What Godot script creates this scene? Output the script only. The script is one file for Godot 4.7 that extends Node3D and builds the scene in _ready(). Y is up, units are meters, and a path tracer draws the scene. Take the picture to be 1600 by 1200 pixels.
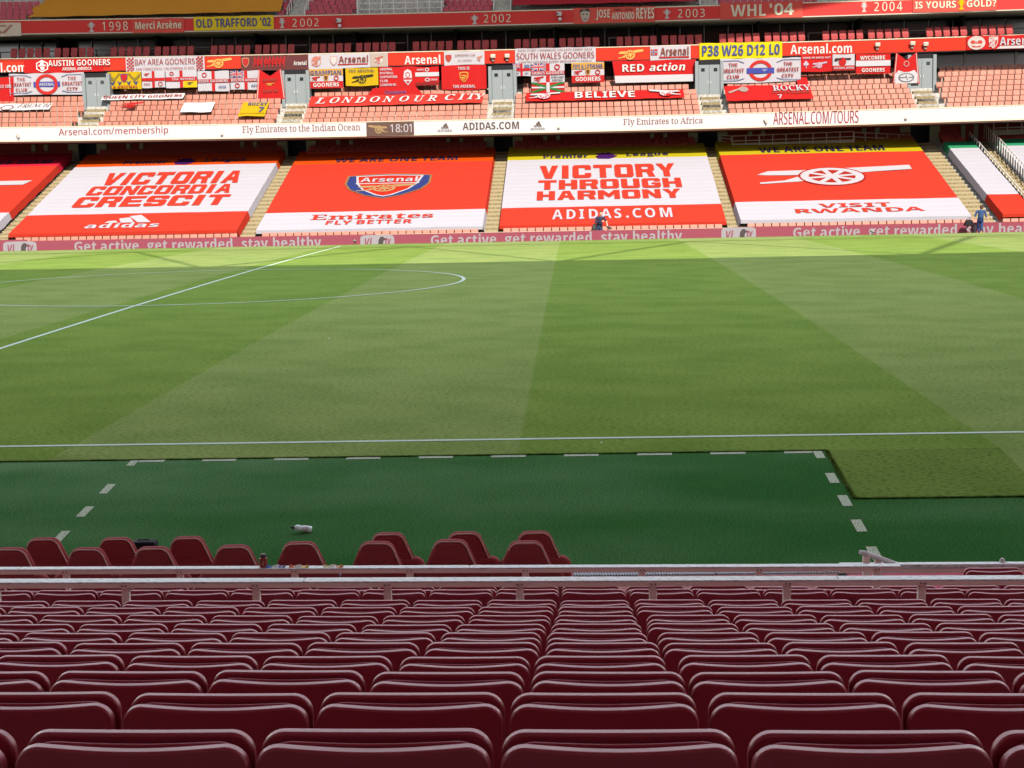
extends Node3D
# A football ground seen from the lower seats beside the dugouts: near seats, rails and bucket chairs, the pitch with
# its runoff, and the sunlit stand opposite with its cloths, ribbons, tiers and fan banners.

# rectangles of prints and cloths: centre x, centre y (or distance up the slope), width, height, in metres
const FAS := {"white_panel":[-26.59,14.62,2.84,0.92], "cup1":[-20.23,14.56,0.54,0.74], "y1998":[-18.57,14.55,1.79,0.59], "merci":[-15.54,14.52,3.62,0.98], "mercitxt":[-15.52,14.55,3.22,0.43], "old":[-10.27,14.56,5.57,0.95], "oldtxt":[-10.29,14.56,5.26,0.61], "cup2":[-6.91,14.48,0.44,0.69], "y2002":[-5.28,14.47,1.82,0.54], "cam1":[-2.95,14.34,0.44,0.69], "cup3":[6.41,14.42,0.57,0.69], "y2002b":[7.97,14.44,1.85,0.54], "cam2":[12.22,14.43,0.48,0.56], "joseb":[15.99,14.48,5.56,1.05], "face":[13.99,14.54,0.79,0.82], "jose":[15.22,14.49,0.96,0.64], "antonio":[16.60,14.40,1.53,0.45], "reyes":[18.11,14.54,1.22,0.67], "cup4":[19.60,14.49,0.52,0.69], "y2003":[21.26,14.47,1.83,0.56], "whlb":[26.02,14.56,5.61,1.09], "whl":[26.05,14.57,4.35,0.81], "cup5":[32.99,14.60,0.43,0.68], "y2004":[34.63,14.60,1.90,0.60], "yoursb":[39.09,14.60,5.65,0.90], "yours":[37.78,14.65,2.76,0.47], "gcup":[39.53,14.63,0.47,0.72], "gold":[40.88,14.64,1.98,0.47]}
const MID := {"com0":[-27.32,11.92,4.40,0.62], "austhex":[-23.92,12.01,0.84,0.88], "austin":[-21.24,12.13,4.38,0.44], "austin2":[-21.42,11.73,2.08,0.24], "bay":[-15.25,11.91,5.53,1.03], "baytxt":[-15.26,12.10,4.23,0.39], "cann1":[-11.47,11.89,1.75,0.68], "dark":[-7.58,11.82,4.70,1.05], "darkA":[-5.81,11.88,0.89,0.31], "whiteA":[-2.46,11.83,5.53,1.00], "ars0":[-2.10,11.91,2.05,0.44], "ars1":[2.71,11.80,2.49,0.61], "white2":[5.62,11.83,2.79,0.94], "fix1":[7.61,11.82,0.40,0.43], "fix2":[8.59,11.82,0.49,0.48], "swg":[11.92,11.85,5.56,1.09], "swgt":[11.90,11.83,5.34,0.39], "cann2":[17.11,11.81,1.72,0.69], "norw":[19.83,11.87,2.77,0.97], "norwt":[20.16,11.92,2.02,0.61], "p38":[24.65,11.90,5.65,1.12], "p38t":[24.63,11.92,5.34,0.73], "com1":[30.14,11.91,4.19,0.67], "fix3":[33.95,11.99,0.83,0.52], "fix4":[36.32,12.02,0.69,0.43], "fix5":[37.21,11.95,0.39,0.34], "lionf":[40.67,12.04,1.26,0.95], "crestr":[41.75,12.00,0.65,0.82], "ars2":[43.16,12.05,2.07,0.73]}
const FLG := {"red0":[-26.95,10.27,1.18,1.94], "great1":[-23.64,10.72,5.29,1.50], "yel1":[-18.16,10.84,2.39,1.19], "sg1":[-16.11,10.86,1.62,1.14], "sg2":[-14.15,10.84,2.20,1.18], "sg3":[-11.90,10.66,2.22,1.40], "sg4":[-9.62,10.67,2.20,1.31], "pen1":[-7.84,10.35,1.57,2.06], "gramp":[-4.02,10.66,2.37,1.36], "thea":[-1.52,10.71,2.27,1.22], "asc":[0.95,10.61,2.58,1.48], "gooners":[0.78,9.60,3.74,0.59], "rwr":[3.02,10.77,1.64,1.07], "thisis":[5.57,10.52,3.11,1.68], "sg5":[9.57,10.94,1.24,0.87], "saints":[11.38,10.68,2.30,1.31], "basque":[11.38,9.69,2.26,0.68], "fife":[14.14,10.66,2.25,1.39], "redact":[18.74,10.64,5.72,1.48], "great2":[25.98,10.54,5.51,1.65], "clover":[29.81,10.91,2.12,1.12], "japan":[31.66,10.94,1.50,1.10], "wyc":[33.66,10.80,2.35,1.34], "pen2":[35.81,10.45,1.43,2.11]}
const BRD := {"pill0":[-19.59,0.21,2.02,0.62], "text0":[-9.04,0.10,14.72,0.64], "pill1":[1.54,0.12,1.99,0.63], "text1":[11.98,0.09,14.62,0.67], "pill2":[22.54,0.15,1.99,0.59], "text2":[32.98,0.15,14.55,0.85]}
const CLB := {"french":[-24.92,2.48,4.04,1.11], "queen":[-16.78,3.94,5.73,1.07], "smallc":[-17.24,2.39,1.44,1.10], "whitef":[-12.59,1.97,2.14,1.64], "rocky7":[-8.65,1.49,1.82,2.39], "london":[0.98,2.67,11.89,2.15], "believe":[15.25,2.61,10.74,2.08], "rocky":[26.30,2.40,5.79,2.55], "redbit":[28.82,4.27,0.74,1.45]}
const LOW := {"b2":[-14.42,7.78,18.01,-17.21], "victoria":[-13.44,11.44,9.16,2.85], "concordia":[-13.65,8.73,9.34,2.02], "crescit":[-13.64,6.26,9.76,2.27], "adidas2":[-14.16,2.01,4.68,2.32], "band2":[-13.53,15.11,14.10,1.46], "red2":[-13.21,1.42,14.29,4.46], "prem2":[-13.44,15.75,8.64,1.80], "crest":[1.02,8.78,5.57,5.57], "we3":[1.06,15.11,8.34,0.97], "emir":[0.79,2.38,7.47,1.06], "fly":[0.73,1.22,5.21,0.78], "orange3":[0.84,14.89,13.59,1.61], "white3":[0.69,1.48,13.84,4.06], "prem4":[15.28,14.97,8.34,1.12], "victory":[15.25,11.20,8.87,3.03], "through":[15.33,8.28,9.10,2.08], "harmony":[15.23,5.93,8.99,1.90], "adcom":[15.32,1.98,7.18,1.88], "yel4":[15.40,14.88,13.02,1.92], "red4":[15.40,1.36,13.35,4.40], "we5":[29.70,15.28,8.33,1.28], "cannon":[29.76,8.88,9.96,4.16], "white5":[29.52,1.77,12.76,4.04], "visit":[29.90,2.54,4.27,0.77], "rwanda":[30.03,1.51,7.60,0.82], "yel5":[29.71,15.37,13.20,2.56], "red6":[38.58,1.57,2.22,4.76], "green6":[38.76,15.29,2.46,1.59], "team1":[-28.03,16.13,8.93,0.99], "barrel1":[-28.05,10.51,10.81,1.06], "white1":[-22.07,1.97,2.22,4.26]}
const RIB := {"member":[-17.74,7.15,7.41,0.61], "indian":[-5.07,7.06,7.91,0.59], "clock":[0.89,6.97,3.17,0.91], "clockc":[0.08,6.95,1.28,0.59], "clockt":[1.61,6.99,1.43,0.53], "adia":[4.53,6.98,0.94,0.59], "adcom":[7.60,7.01,3.75,0.48], "adib":[10.71,6.97,0.93,0.59], "africa":[19.01,7.02,5.24,0.54], "tours":[29.06,7.08,5.58,0.83], "mark1":[-24.21,7.00,0.35,0.51], "mark2":[-10.40,6.81,0.22,0.21], "mark3":[12.11,6.79,0.25,0.21], "mark4":[25.76,6.92,0.25,0.54], "mark5":[34.94,6.89,0.25,0.21]}

var rng := RandomNumberGenerator.new()
var taken := {}
var m := {}
var fonts := {}
var cam: Camera3D

# ------------------------------------------------------------------ geometry helpers
class Geo:
	var v := PackedVector3Array()
	var n := PackedVector3Array()
	var c := PackedColorArray()
	var t := PackedVector2Array()

	func tri(a: Vector3, b: Vector3, d: Vector3, col := Color.WHITE) -> void:
		var nn := (b - a).cross(d - a).normalized()
		v.append(a); v.append(d); v.append(b)
		for i in 3:
			n.append(nn); c.append(col)
		t.append(Vector2.ZERO); t.append(Vector2.ZERO); t.append(Vector2.ZERO)

	func quad(a: Vector3, b: Vector3, d: Vector3, e: Vector3, col := Color.WHITE) -> void:
		tri(a, b, d, col)
		tri(a, d, e, col)

	func smooth(p: Array, nn: Array, col := Color.WHITE) -> void:
		for i in [0, 2, 1, 0, 3, 2]:
			v.append(p[i]); n.append(nn[i]); c.append(col); t.append(Vector2.ZERO)

	func flat_uv(p: Array, uv: Array, col := Color.WHITE) -> void:
		var nn: Vector3 = (p[1] - p[0]).cross(p[2] - p[0]).normalized()
		for i in [0, 2, 1, 0, 3, 2]:
			v.append(p[i]); n.append(nn); c.append(col); t.append(uv[i])

	func box(at: Vector3, size: Vector3, b := Basis.IDENTITY, col := Color.WHITE) -> void:
		var h := size / 2.0
		var k := []
		for i in 8:
			k.append(at + b * Vector3(h.x if i & 1 else -h.x, h.y if i & 2 else -h.y, h.z if i & 4 else -h.z))
		quad(k[4], k[5], k[7], k[6], col); quad(k[1], k[0], k[2], k[3], col)
		quad(k[5], k[1], k[3], k[7], col); quad(k[0], k[4], k[6], k[2], col)
		quad(k[6], k[7], k[3], k[2], col); quad(k[0], k[1], k[5], k[4], col)

	func bevel_box(at: Vector3, size: Vector3, r: float, b := Basis.IDENTITY) -> void:
		var h := size / 2.0
		var o := PackedVector2Array()
		for q in 4:
			var sx := 1.0 if q == 0 or q == 3 else -1.0
			var sy := 1.0 if q < 2 else -1.0
			for i in 3:
				var a := q * PI / 2 + i * PI / 4
				o.append(Vector2(sx * (h.x - r) + r * cos(a), sy * (h.y - r) + r * sin(a)))
		plate(o, 0.0, h.z, r, 4, Transform3D(b, at))

	func tube(a: Vector3, b: Vector3, ra: float, rb := -1.0, seg := 8, col := Color.WHITE, caps := true) -> void:
		if rb < 0.0:
			rb = ra
		var d := (b - a).normalized()
		var x := d.cross(Vector3.UP if absf(d.y) < 0.9 else Vector3.RIGHT).normalized()
		var y := d.cross(x)
		for i in seg:
			var u := x * cos(TAU * i / seg) + y * sin(TAU * i / seg)
			var w := x * cos(TAU * (i + 1) / seg) + y * sin(TAU * (i + 1) / seg)
			smooth([a + u * ra, a + w * ra, b + w * rb, b + u * rb], [u, w, w, u], col)
			if caps:
				tri(b, b + u * rb, b + w * rb, col)
				tri(a, a + w * ra, a + u * ra, col)

	func plate(o: PackedVector2Array, zc: float, half: float, r: float, steps := 4, xf := Transform3D(), col := Color.WHITE) -> void:
		var k := o.size()
		var nn := PackedVector2Array()
		for i in k:
			var e1 := (o[i] - o[(i + k - 1) % k]).normalized()
			var e2 := (o[(i + 1) % k] - o[i]).normalized()
			var e := (e1 + e2).normalized()
			nn.append(Vector2(e.y, -e.x))
		var prof := []
		for i in steps + 1:
			var th := PI * i / steps
			var z := zc + (half - r if i * 2 <= steps else r - half) + r * cos(th)
			prof.append([r - r * sin(th), z, sin(th), cos(th)])
			if i * 2 == steps and half > r:
				prof.append([0.0, zc + r - half, 1.0, 0.0])
		for j in prof.size() - 1:
			var pa: Array = prof[j]
			var pb: Array = prof[j + 1]
			for i in k:
				var i2 := (i + 1) % k
				var q := []
				var qn := []
				for w in [[pb, i], [pb, i2], [pa, i2], [pa, i]]:
					var pr: Array = w[0]
					var p2: Vector2 = o[w[1]] - nn[w[1]] * pr[0]
					q.append(xf * Vector3(p2.x, p2.y, pr[1]))
					qn.append((xf.basis * Vector3(nn[w[1]].x * pr[2], nn[w[1]].y * pr[2], pr[3])).normalized())
				smooth(q, qn, col)
		var inner := PackedVector2Array()
		for i in k:
			inner.append(o[i] - nn[i] * r)
		var ids := Geometry2D.triangulate_polygon(inner)
		for i in range(0, ids.size(), 3):
			var a := inner[ids[i]]
			var b := inner[ids[i + 1]]
			var d := inner[ids[i + 2]]
			if (b - a).cross(d - a) < 0.0:
				var s := b
				b = d
				d = s
			tri(xf * Vector3(a.x, a.y, zc + half), xf * Vector3(b.x, b.y, zc + half), xf * Vector3(d.x, d.y, zc + half), col)
			tri(xf * Vector3(a.x, a.y, zc - half), xf * Vector3(d.x, d.y, zc - half), xf * Vector3(b.x, b.y, zc - half), col)

	func flat(pts: PackedVector2Array, z: float, col := Color.WHITE, disp = null) -> void:
		var ids := Geometry2D.triangulate_polygon(pts)
		for i in range(0, ids.size(), 3):
			var q := [pts[ids[i]], pts[ids[i + 1]], pts[ids[i + 2]]]
			if (q[1] - q[0]).cross(q[2] - q[0]) < 0.0:
				q = [q[0], q[2], q[1]]
			var w := []
			for p in q:
				w.append(Vector3(p.x, p.y, z + (disp.call(p.x, p.y) if disp != null else 0.0)))
			tri(w[0], w[1], w[2], col)

	func mesh() -> ArrayMesh:
		var a := []
		a.resize(Mesh.ARRAY_MAX)
		a[Mesh.ARRAY_VERTEX] = v
		a[Mesh.ARRAY_NORMAL] = n
		a[Mesh.ARRAY_COLOR] = c
		a[Mesh.ARRAY_TEX_UV] = t
		var am := ArrayMesh.new()
		am.add_surface_from_arrays(Mesh.PRIMITIVE_TRIANGLES, a)
		return am

# ------------------------------------------------------------------ scene helpers
func numbered(called: String) -> String:
	taken[called] = taken.get(called, -1) + 1
	return called if taken[called] == 0 else "%s_%03d" % [called, taken[called]]

func tag(o: Node, label := "", category := "", group := "", kind := "") -> Node:
	if label: o.set_meta("label", label)
	if category: o.set_meta("category", category)
	if group: o.set_meta("group", group)
	if kind: o.set_meta("kind", kind)
	return o

func thing(called: String, label: String, category: String, at := Vector3.ZERO, b := Basis.IDENTITY, group := "") -> Node3D:
	var o := Node3D.new()
	o.name = numbered(called)
	add_child(o)
	o.transform = Transform3D(b, at)
	tag(o, label, category, group)
	return o

func obj(called: String, mesh: Mesh, mt: Material, parent: Node = null, at := Vector3.ZERO) -> MeshInstance3D:
	var o := MeshInstance3D.new()
	o.mesh = mesh
	o.material_override = mt
	o.position = at
	if parent == null or parent == self:
		o.name = numbered(called)
		add_child(o)
	else:
		o.name = called
		parent.add_child(o, true)
	return o

func struct(called: String, mesh: Mesh, mt: Material, parent: Node = null) -> MeshInstance3D:
	var o := obj(called, mesh, mt, parent)
	if parent == null:
		tag(o, "", "", "", "structure")
	return o

func lin(r: float, g: float, b: float) -> Color:
	return Color(r, g, b)

func mat(r: float, g: float, b: float, rough := 0.75, spec := 0.5) -> StandardMaterial3D:
	var k := StandardMaterial3D.new()
	k.albedo_color = Color(r, g, b).linear_to_srgb()
	k.roughness = rough
	k.metallic_specular = spec
	return k

func ramp(stops: Array) -> Gradient:
	var g := Gradient.new()
	var o := PackedFloat32Array()
	var c := PackedColorArray()
	for s in stops:
		o.append(s[0])
		c.append(Color(s[1], s[1], s[1]) if s.size() == 2 else Color(s[1], s[2], s[3]))
	g.offsets = o
	g.colors = c
	return g

func noise_tex(size: int, freq: float, octaves: int, g: Gradient, sd := 1, kind := FastNoiseLite.TYPE_SIMPLEX_SMOOTH, normal := false) -> NoiseTexture2D:
	var f := FastNoiseLite.new()
	f.noise_type = kind
	f.frequency = freq
	f.fractal_octaves = octaves
	f.seed = sd
	var t := NoiseTexture2D.new()
	t.width = size
	t.height = size
	t.seamless = true
	t.noise = f
	if g: t.color_ramp = g
	if normal:
		t.as_normal_map = true
		t.bump_strength = 4.0
	return t

func ordinal(k: int) -> String:
	var ones := ["first", "second", "third", "fourth", "fifth", "sixth", "seventh", "eighth", "ninth", "tenth", "eleventh", "twelfth", "thirteenth", "fourteenth", "fifteenth", "sixteenth", "seventeenth", "eighteenth", "nineteenth"]
	var n := k + 1
	var lead := ""
	if n > 100:
		lead = "hundred-and-"
		n -= 100
	if n == 100:
		return "hundredth"
	if n < 20:
		return lead + ones[n - 1]
	if n % 10 == 0:
		return lead + ["twentieth", "thirtieth", "fortieth", "fiftieth", "sixtieth", "seventieth", "eightieth", "ninetieth"][n / 10 - 2]
	return lead + ["twenty", "thirty", "forty", "fifty", "sixty", "seventy", "eighty", "ninety"][n / 10 - 2] + "-" + ones[n % 10 - 1]

func rise(x: float) -> float:   # the bowl of the far stand lifts slightly towards the corners
	return 0.00015 * (x - 9.0) * (x - 9.0)

func seen_at(p: Vector3) -> Vector2:  # where a point falls in the photograph's 1600 x 1200 frame; used to leave out what lies outside it
	var q := cam.transform.affine_inverse() * p
	if q.z > -0.1:
		return Vector2(-9999, -9999)
	return Vector2(800.0 + 2564.2 * q.x / -q.z, 600.0 - 2564.2 * q.y / -q.z)

# ------------------------------------------------------------------ prints: lettering and emblems on a panel
func font(kind: String) -> Font:
	if not fonts.has(kind):
		var f := SystemFont.new()
		f.font_names = PackedStringArray(["Droid Serif" if kind.begins_with("serif") else "Droid Sans"])
		f.font_weight = 700 if kind.ends_with("bold") else 400
		fonts[kind] = f
		if kind.begins_with("wide"):
			var v := FontVariation.new()
			v.base_font = f
			v.spacing_glyph = 5
			fonts[kind] = v
	return fonts[kind]

func no_wave(_x: float, _y: float) -> float:
	return 0.0

# lettering as a flat mesh whose ink fills the given rectangle of the parent
func text(parent: Node, s: String, cx: float, cy: float, w: float, h: float, mt: Material, kind := "bold", lift := 0.02, shear := 0.0, wave = null) -> MeshInstance3D:
	var tm := TextMesh.new()
	tm.font = font(kind)
	tm.text = s
	tm.font_size = 32
	tm.pixel_size = 0.01
	tm.depth = 0.0
	tm.curve_step = 2.0 if w > 3.0 or s.length() < 8 else 4.0
	var a := tm.get_mesh_arrays()
	var vs: PackedVector3Array = a[Mesh.ARRAY_VERTEX]
	var ix: PackedInt32Array = a[Mesh.ARRAY_INDEX] if a[Mesh.ARRAY_INDEX] != null else PackedInt32Array(range(vs.size()))
	var lo := Vector2(1e9, 1e9)
	var hi := -lo
	for p in vs:
		lo = lo.min(Vector2(p.x, p.y))
		hi = hi.max(Vector2(p.x, p.y))
	var k := Vector2(w, h) / (hi - lo)
	var g := Geo.new()
	for i in range(0, ix.size(), 3):
		var q := []
		for j in 3:
			var p := vs[ix[i + j]]
			var x := (p.x - (lo.x + hi.x) / 2) * k.x
			var y := (p.y - (lo.y + hi.y) / 2) * k.y
			x += shear * y
			q.append(Vector3(cx + x, cy + y, lift + (wave.call(cx + x, cy + y) if wave != null else 0.0)))
		var area := Vector2(q[1].x - q[0].x, q[1].y - q[0].y).cross(Vector2(q[2].x - q[0].x, q[2].y - q[0].y))
		if absf(area) < 1e-9:
			continue
		if area > 0.0:
			g.tri(q[0], q[1], q[2])
		else:
			g.tri(q[0], q[2], q[1])
	return obj("lettering", g.mesh(), mt, parent)

# heavy block capitals drawn as polygons in a unit box
const BLOCK_TOP := [[0, .5], [.34, .5], [.34, .76], [.66, .76], [.66, .5], [1, .5], [1, .88], [.9, 1], [.1, 1], [0, .88]]
const BLOCK_CUP := [[0, .12], [.1, 0], [.9, 0], [1, .12], [1, .5], [.66, .5], [.66, .24], [.34, .24], [.34, .5], [0, .5]]
func block_letter(ch: String) -> Array:
	var c_top := [[0, .5], [.34, .5], [.34, .76], [.66, .76], [.66, .62], [1, .62], [1, .88], [.9, 1], [.1, 1], [0, .88]]
	var c_cup := [[0, .12], [.1, 0], [.9, 0], [1, .12], [1, .38], [.66, .38], [.66, .24], [.34, .24], [.34, .5], [0, .5]]
	match ch:
		"O": return [BLOCK_TOP, BLOCK_CUP]
		"D": return [[[0, .5], [.34, .5], [.34, .76], [.66, .76], [.66, .5], [1, .5], [1, .85], [.86, 1], [0, 1]], [[0, 0], [.86, 0], [1, .15], [1, .5], [.66, .5], [.66, .24], [.34, .24], [.34, .5], [0, .5]]]
		"C": return [c_top, c_cup]
		"G": return [c_top, [[0, .12], [.1, 0], [.9, 0], [1, .12], [1, .54], [.52, .54], [.52, .38], [.66, .38], [.66, .24], [.34, .24], [.34, .5], [0, .5]]]
		"U": return [[[0, .5], [.34, .5], [.34, 1], [0, 1]], [[.66, .5], [1, .5], [1, 1], [.66, 1]], BLOCK_CUP]
		"I": return [[[.32, 0], [.68, 0], [.68, 1], [.32, 1]]]
		"T": return [[[.33, 0], [.67, 0], [.67, .74], [1, .74], [1, 1], [0, 1], [0, .74], [.33, .74]]]
		"E": return [[[0, 0], [1, 0], [1, .24], [.34, .24], [.34, .39], [.9, .39], [.9, .61], [.34, .61], [.34, .76], [1, .76], [1, 1], [0, 1]]]
		"H": return [[[0, 0], [.34, 0], [.34, .38], [.66, .38], [.66, 0], [1, 0], [1, 1], [.66, 1], [.66, .62], [.34, .62], [.34, 1], [0, 1]]]
		"S": return [[[.1, 1], [0, .88], [0, .5], [.1, .38], [.66, .38], [.66, .23], [.34, .23], [.34, .32], [0, .32], [0, .12], [.1, 0], [.9, 0], [1, .12], [1, .5], [.9, .62], [.34, .62], [.34, .77], [.66, .77], [.66, .68], [1, .68], [1, .88], [.9, 1]]]
		"A": return [[[.16, .5], [.42, .5], [.5, .76], [.58, .5], [.84, .5], [.7, 1], [.3, 1]], [[0, 0], [.32, 0], [.37, .22], [.63, .22], [.68, 0], [1, 0], [.84, .5], [.16, .5]]]
		"R": return [[[0, .68], [.34, .68], [.34, .77], [.66, .77], [.66, .68], [1, .68], [1, .88], [.9, 1], [0, 1]], [[0, 0], [.34, 0], [.34, .36], [.56, .36], [.66, 0], [1, 0], [.88, .42], [1, .5], [1, .68], [.66, .68], [.66, .58], [.34, .58], [.34, .68], [0, .68]]]
		"N": return [[[0, 0], [.32, 0], [.32, .55], [.68, 0], [1, 0], [1, 1], [.68, 1], [.68, .45], [.32, 1], [0, 1]]]
		"M": return [[[0, 0], [.26, 0], [.26, .5], [.5, .15], [.74, .5], [.74, 0], [1, 0], [1, 1], [.74, 1], [.5, .6], [.26, 1], [0, 1]]]
		"V": return [[[.32, 0], [.68, 0], [1, 1], [.66, 1], [.5, .4], [.34, 1], [0, 1]]]
		"Y": return [[[.33, 0], [.67, 0], [.67, .42], [1, 1], [.66, 1], [.5, .65], [.34, 1], [0, 1], [.33, .42]]]
		"W": return [[[.16, 0], [.38, 0], [.5, .45], [.62, 0], [.84, 0], [1, 1], [.78, 1], [.7, .42], [.58, .9], [.42, .9], [.3, .42], [.22, 1], [0, 1]]]
	return []

func block_text(parent: Node, s: String, r: Array, x0: float, mt: Material, lift := 0.03) -> void:
	var total := 0.0
	for ch in s:
		total += (0.52 if ch == "I" else 1.2 if ch in ["M", "W"] else 1.0) + 0.12
	total -= 0.12
	var k: float = r[2] / total
	var x: float = r[0] - x0 - r[2] / 2
	var g := Geo.new()
	for ch in s:
		var w := 0.52 if ch == "I" else 1.2 if ch in ["M", "W"] else 1.0
		for piece in block_letter(ch):
			var pts := PackedVector2Array()
			for q in piece:
				var qx: float = (q[0] - 0.24) if ch == "I" else q[0] * w
				pts.append(Vector2(x + qx * k, r[1] + (q[1] - 0.5) * r[3]))
			g.flat(pts, lift)
		x += (w + 0.12) * k
	obj("lettering", g.mesh(), mt, parent)

# a painter of coloured polygons in a unit box that is mapped onto a rectangle of a panel
class Print:
	var g := Geo.new()
	var at := Vector2.ZERO
	var size := Vector2.ONE
	var z := 0.01
	var wave = null

	func frame(cx: float, cy: float, w: float, h: float) -> void:
		at = Vector2(cx, cy)
		size = Vector2(w, h)

	func poly(pts: Array, col: Color) -> void:
		var o := PackedVector2Array()
		for p in pts:
			o.append(at + Vector2(p[0], p[1]) * size)
		z += 0.0015
		g.flat(o, z, col, wave)

	func rect(x0: float, y0: float, x1: float, y1: float, col: Color) -> void:
		poly([[x0, y0], [x1, y0], [x1, y1], [x0, y1]], col)

	func disc(cx: float, cy: float, rx: float, ry: float, col: Color, seg := 20) -> void:
		var o := []
		for i in seg:
			o.append([cx + rx * cos(TAU * i / seg), cy + ry * sin(TAU * i / seg)])
		poly(o, col)

	func ring(cx: float, cy: float, rx: float, ry: float, th: float, col: Color, seg := 24) -> void:
		z += 0.0015
		for i in seg:
			var o := PackedVector2Array()
			for q in [[i, 1.0], [i + 1, 1.0], [i + 1, 1.0 - th], [i, 1.0 - th]]:
				o.append(at + Vector2(cx + rx * q[1] * cos(TAU * q[0] / seg), cy + ry * q[1] * sin(TAU * q[0] / seg)) * size)
			g.flat(o, z, col, wave)

	func cannon(col: Color, line := Color(-1, 0, 0)) -> void:
		poly([[-.5, -.38], [-.5, -.3], [-.34, -.22], [-.2, .06], [-.06, .06], [-.12, -.06], [-.24, -.28]], col)
		poly([[-.5, .12], [-.44, .08], [-.3, .06], [.1, .1], [.25, .18], [.5, .27], [.5, .5], [-.2, .32], [-.42, .3]], col)
		if line.r >= 0.0:
			disc(-.03, -.04, .215, .5, line)
		ring(-.03, -.04, .2, .46, .26, col)
		for i in 4:
			var a := PI * i / 4.0 + 0.2
			var d := Vector2(cos(a) * .16, sin(a) * .37)
			var e := Vector2(-sin(a) * .018, cos(a) * .042)
			poly([[-.03 - d.x - e.x, -.04 - d.y - e.y], [-.03 + d.x - e.x, -.04 + d.y - e.y], [-.03 + d.x + e.x, -.04 + d.y + e.y], [-.03 - d.x + e.x, -.04 - d.y + e.y]], col)
		disc(-.03, -.04, .05, .115, col, 12)

	func shield(k: float, col: Color) -> void:
		var o := []
		for p in [[-.5, .43], [-.25, .48], [0, .5], [.25, .48], [.5, .43], [.5, .1], [.42, -.14], [.22, -.37], [0, -.5], [-.22, -.37], [-.42, -.14], [-.5, .1]]:
			o.append([p[0] * k, p[1] * k])
		poly(o, col)

	func cup(col: Color, lidded: bool) -> void:
		var half := [[.3, -.5], [.3, -.4], [.16, -.36], [.1, -.24], [.12, -.16], [.24, -.04], [.27, .12], [.24, .26], [.16, .3], [.1, .36], [.04, .42], [0, .5]] if lidded else [[.3, -.5], [.3, -.36], [.14, -.32], [.12, -.2], [.2, -.1], [.24, .1], [.26, .28], [.3, .5], [.12, .42], [0, .5]]
		var o := []
		for p in half:
			o.append([p[0], p[1]])
		for i in range(half.size() - 2, -1, -1):
			o.append([-half[i][0], half[i][1]])
		poly(o, col)
		ring(-.34, .12, .14, .14, .4, col, 12)
		ring(.34, .12, .14, .14, .4, col, 12)

	func union_flag(red: Color, blue: Color, white: Color) -> void:
		rect(-.5, -.5, .5, .5, blue)
		for s in [[1, white, .1], [-1, white, .1], [1, red, .04], [-1, red, .04]]:
			var k: float = s[2]
			var sg: float = s[0]
			poly([[-.5, sg * -.5], [-.5 + k, sg * -.5], [.5, sg * (.5 - k)], [.5, sg * .5], [.5 - k, sg * .5], [-.5, sg * (-.5 + k)]], s[1])
		rect(-.5, -.17, .5, .17, white)
		rect(-.1, -.5, .1, .5, white)
		rect(-.5, -.1, .5, .1, red)
		rect(-.06, -.5, .06, .5, red)

	func cross(red: Color, k := 0.09, kx := 0.06) -> void:
		rect(-.5, -k, .5, k, red)
		rect(-kx, -.5, kx, .5, red)

func emblem(parent: Node, p: Print) -> MeshInstance3D:
	return obj("emblem", p.g.mesh(), m.print, parent)

# a hanging cloth: a grid whose surface ripples; trap narrows the foot, notch cuts a V into the head
func cloth(called: String, label: String, category: String, r: Array, z: float, mt: Material, group := "", amp := 0.03, trap := 1.0, notch := 0.0, lean := 0.0) -> Dictionary:
	var o := thing(called, label, category, Vector3(r[0], r[1], z), Basis.IDENTITY, group)
	var w: float = r[2]
	var h: float = r[3]
	var ph := rng.randf() * TAU
	var kx := rng.randf_range(2.2, 3.6)
	var wave := func(x: float, y: float) -> float: return 0.55 * amp * (sin(kx * x + ph + 0.6 * y) + 0.5 * sin(2.3 * kx * x - ph)) * (0.65 - 0.35 * y / h)
	var g := Geo.new()
	var nx := maxi(8, int(w * 5.0))
	var ny := 6
	var pts := []
	for j in ny + 1:
		var row := []
		for i in nx + 1:
			var u := float(i) / nx - 0.5
			var t := float(j) / ny
			var x := u * w * lerpf(trap, 1.0, t)
			var top := h / 2 - notch * h * (1.0 - 2.0 * absf(u)) - (0.025 * h * (0.5 + 0.5 * cos(u * w * 4.0)) if amp > 0.0 else 0.0)
			var foot := -h / 2 + lean * u + (0.02 * h * sin(u * 5.0 + ph) if amp > 0.0 else 0.0)
			var y := lerpf(foot, top, t)
			row.append(Vector3(x, y, wave.call(x, y)))
		pts.append(row)
	for j in ny:
		for i in nx:
			g.quad(pts[j][i], pts[j][i + 1], pts[j + 1][i + 1], pts[j + 1][i])
	obj("cloth", g.mesh(), mt, o)
	return {"o": o, "w": w, "h": h, "wave": wave}

func print_on(d: Dictionary) -> Print:
	var p := Print.new()
	p.wave = d.wave
	p.z = 0.045
	return p

# lettering on a cloth in fractions of its size (x, y from the centre, width, height)
func say(d: Dictionary, s: String, x: float, y: float, w: float, h: float, mt: Material, kind := "bold", shear := 0.0) -> void:
	text(d.o, s, x * d.w, y * d.h, w * d.w, h * d.h, mt, kind, 0.085, shear, d.wave)

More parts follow.
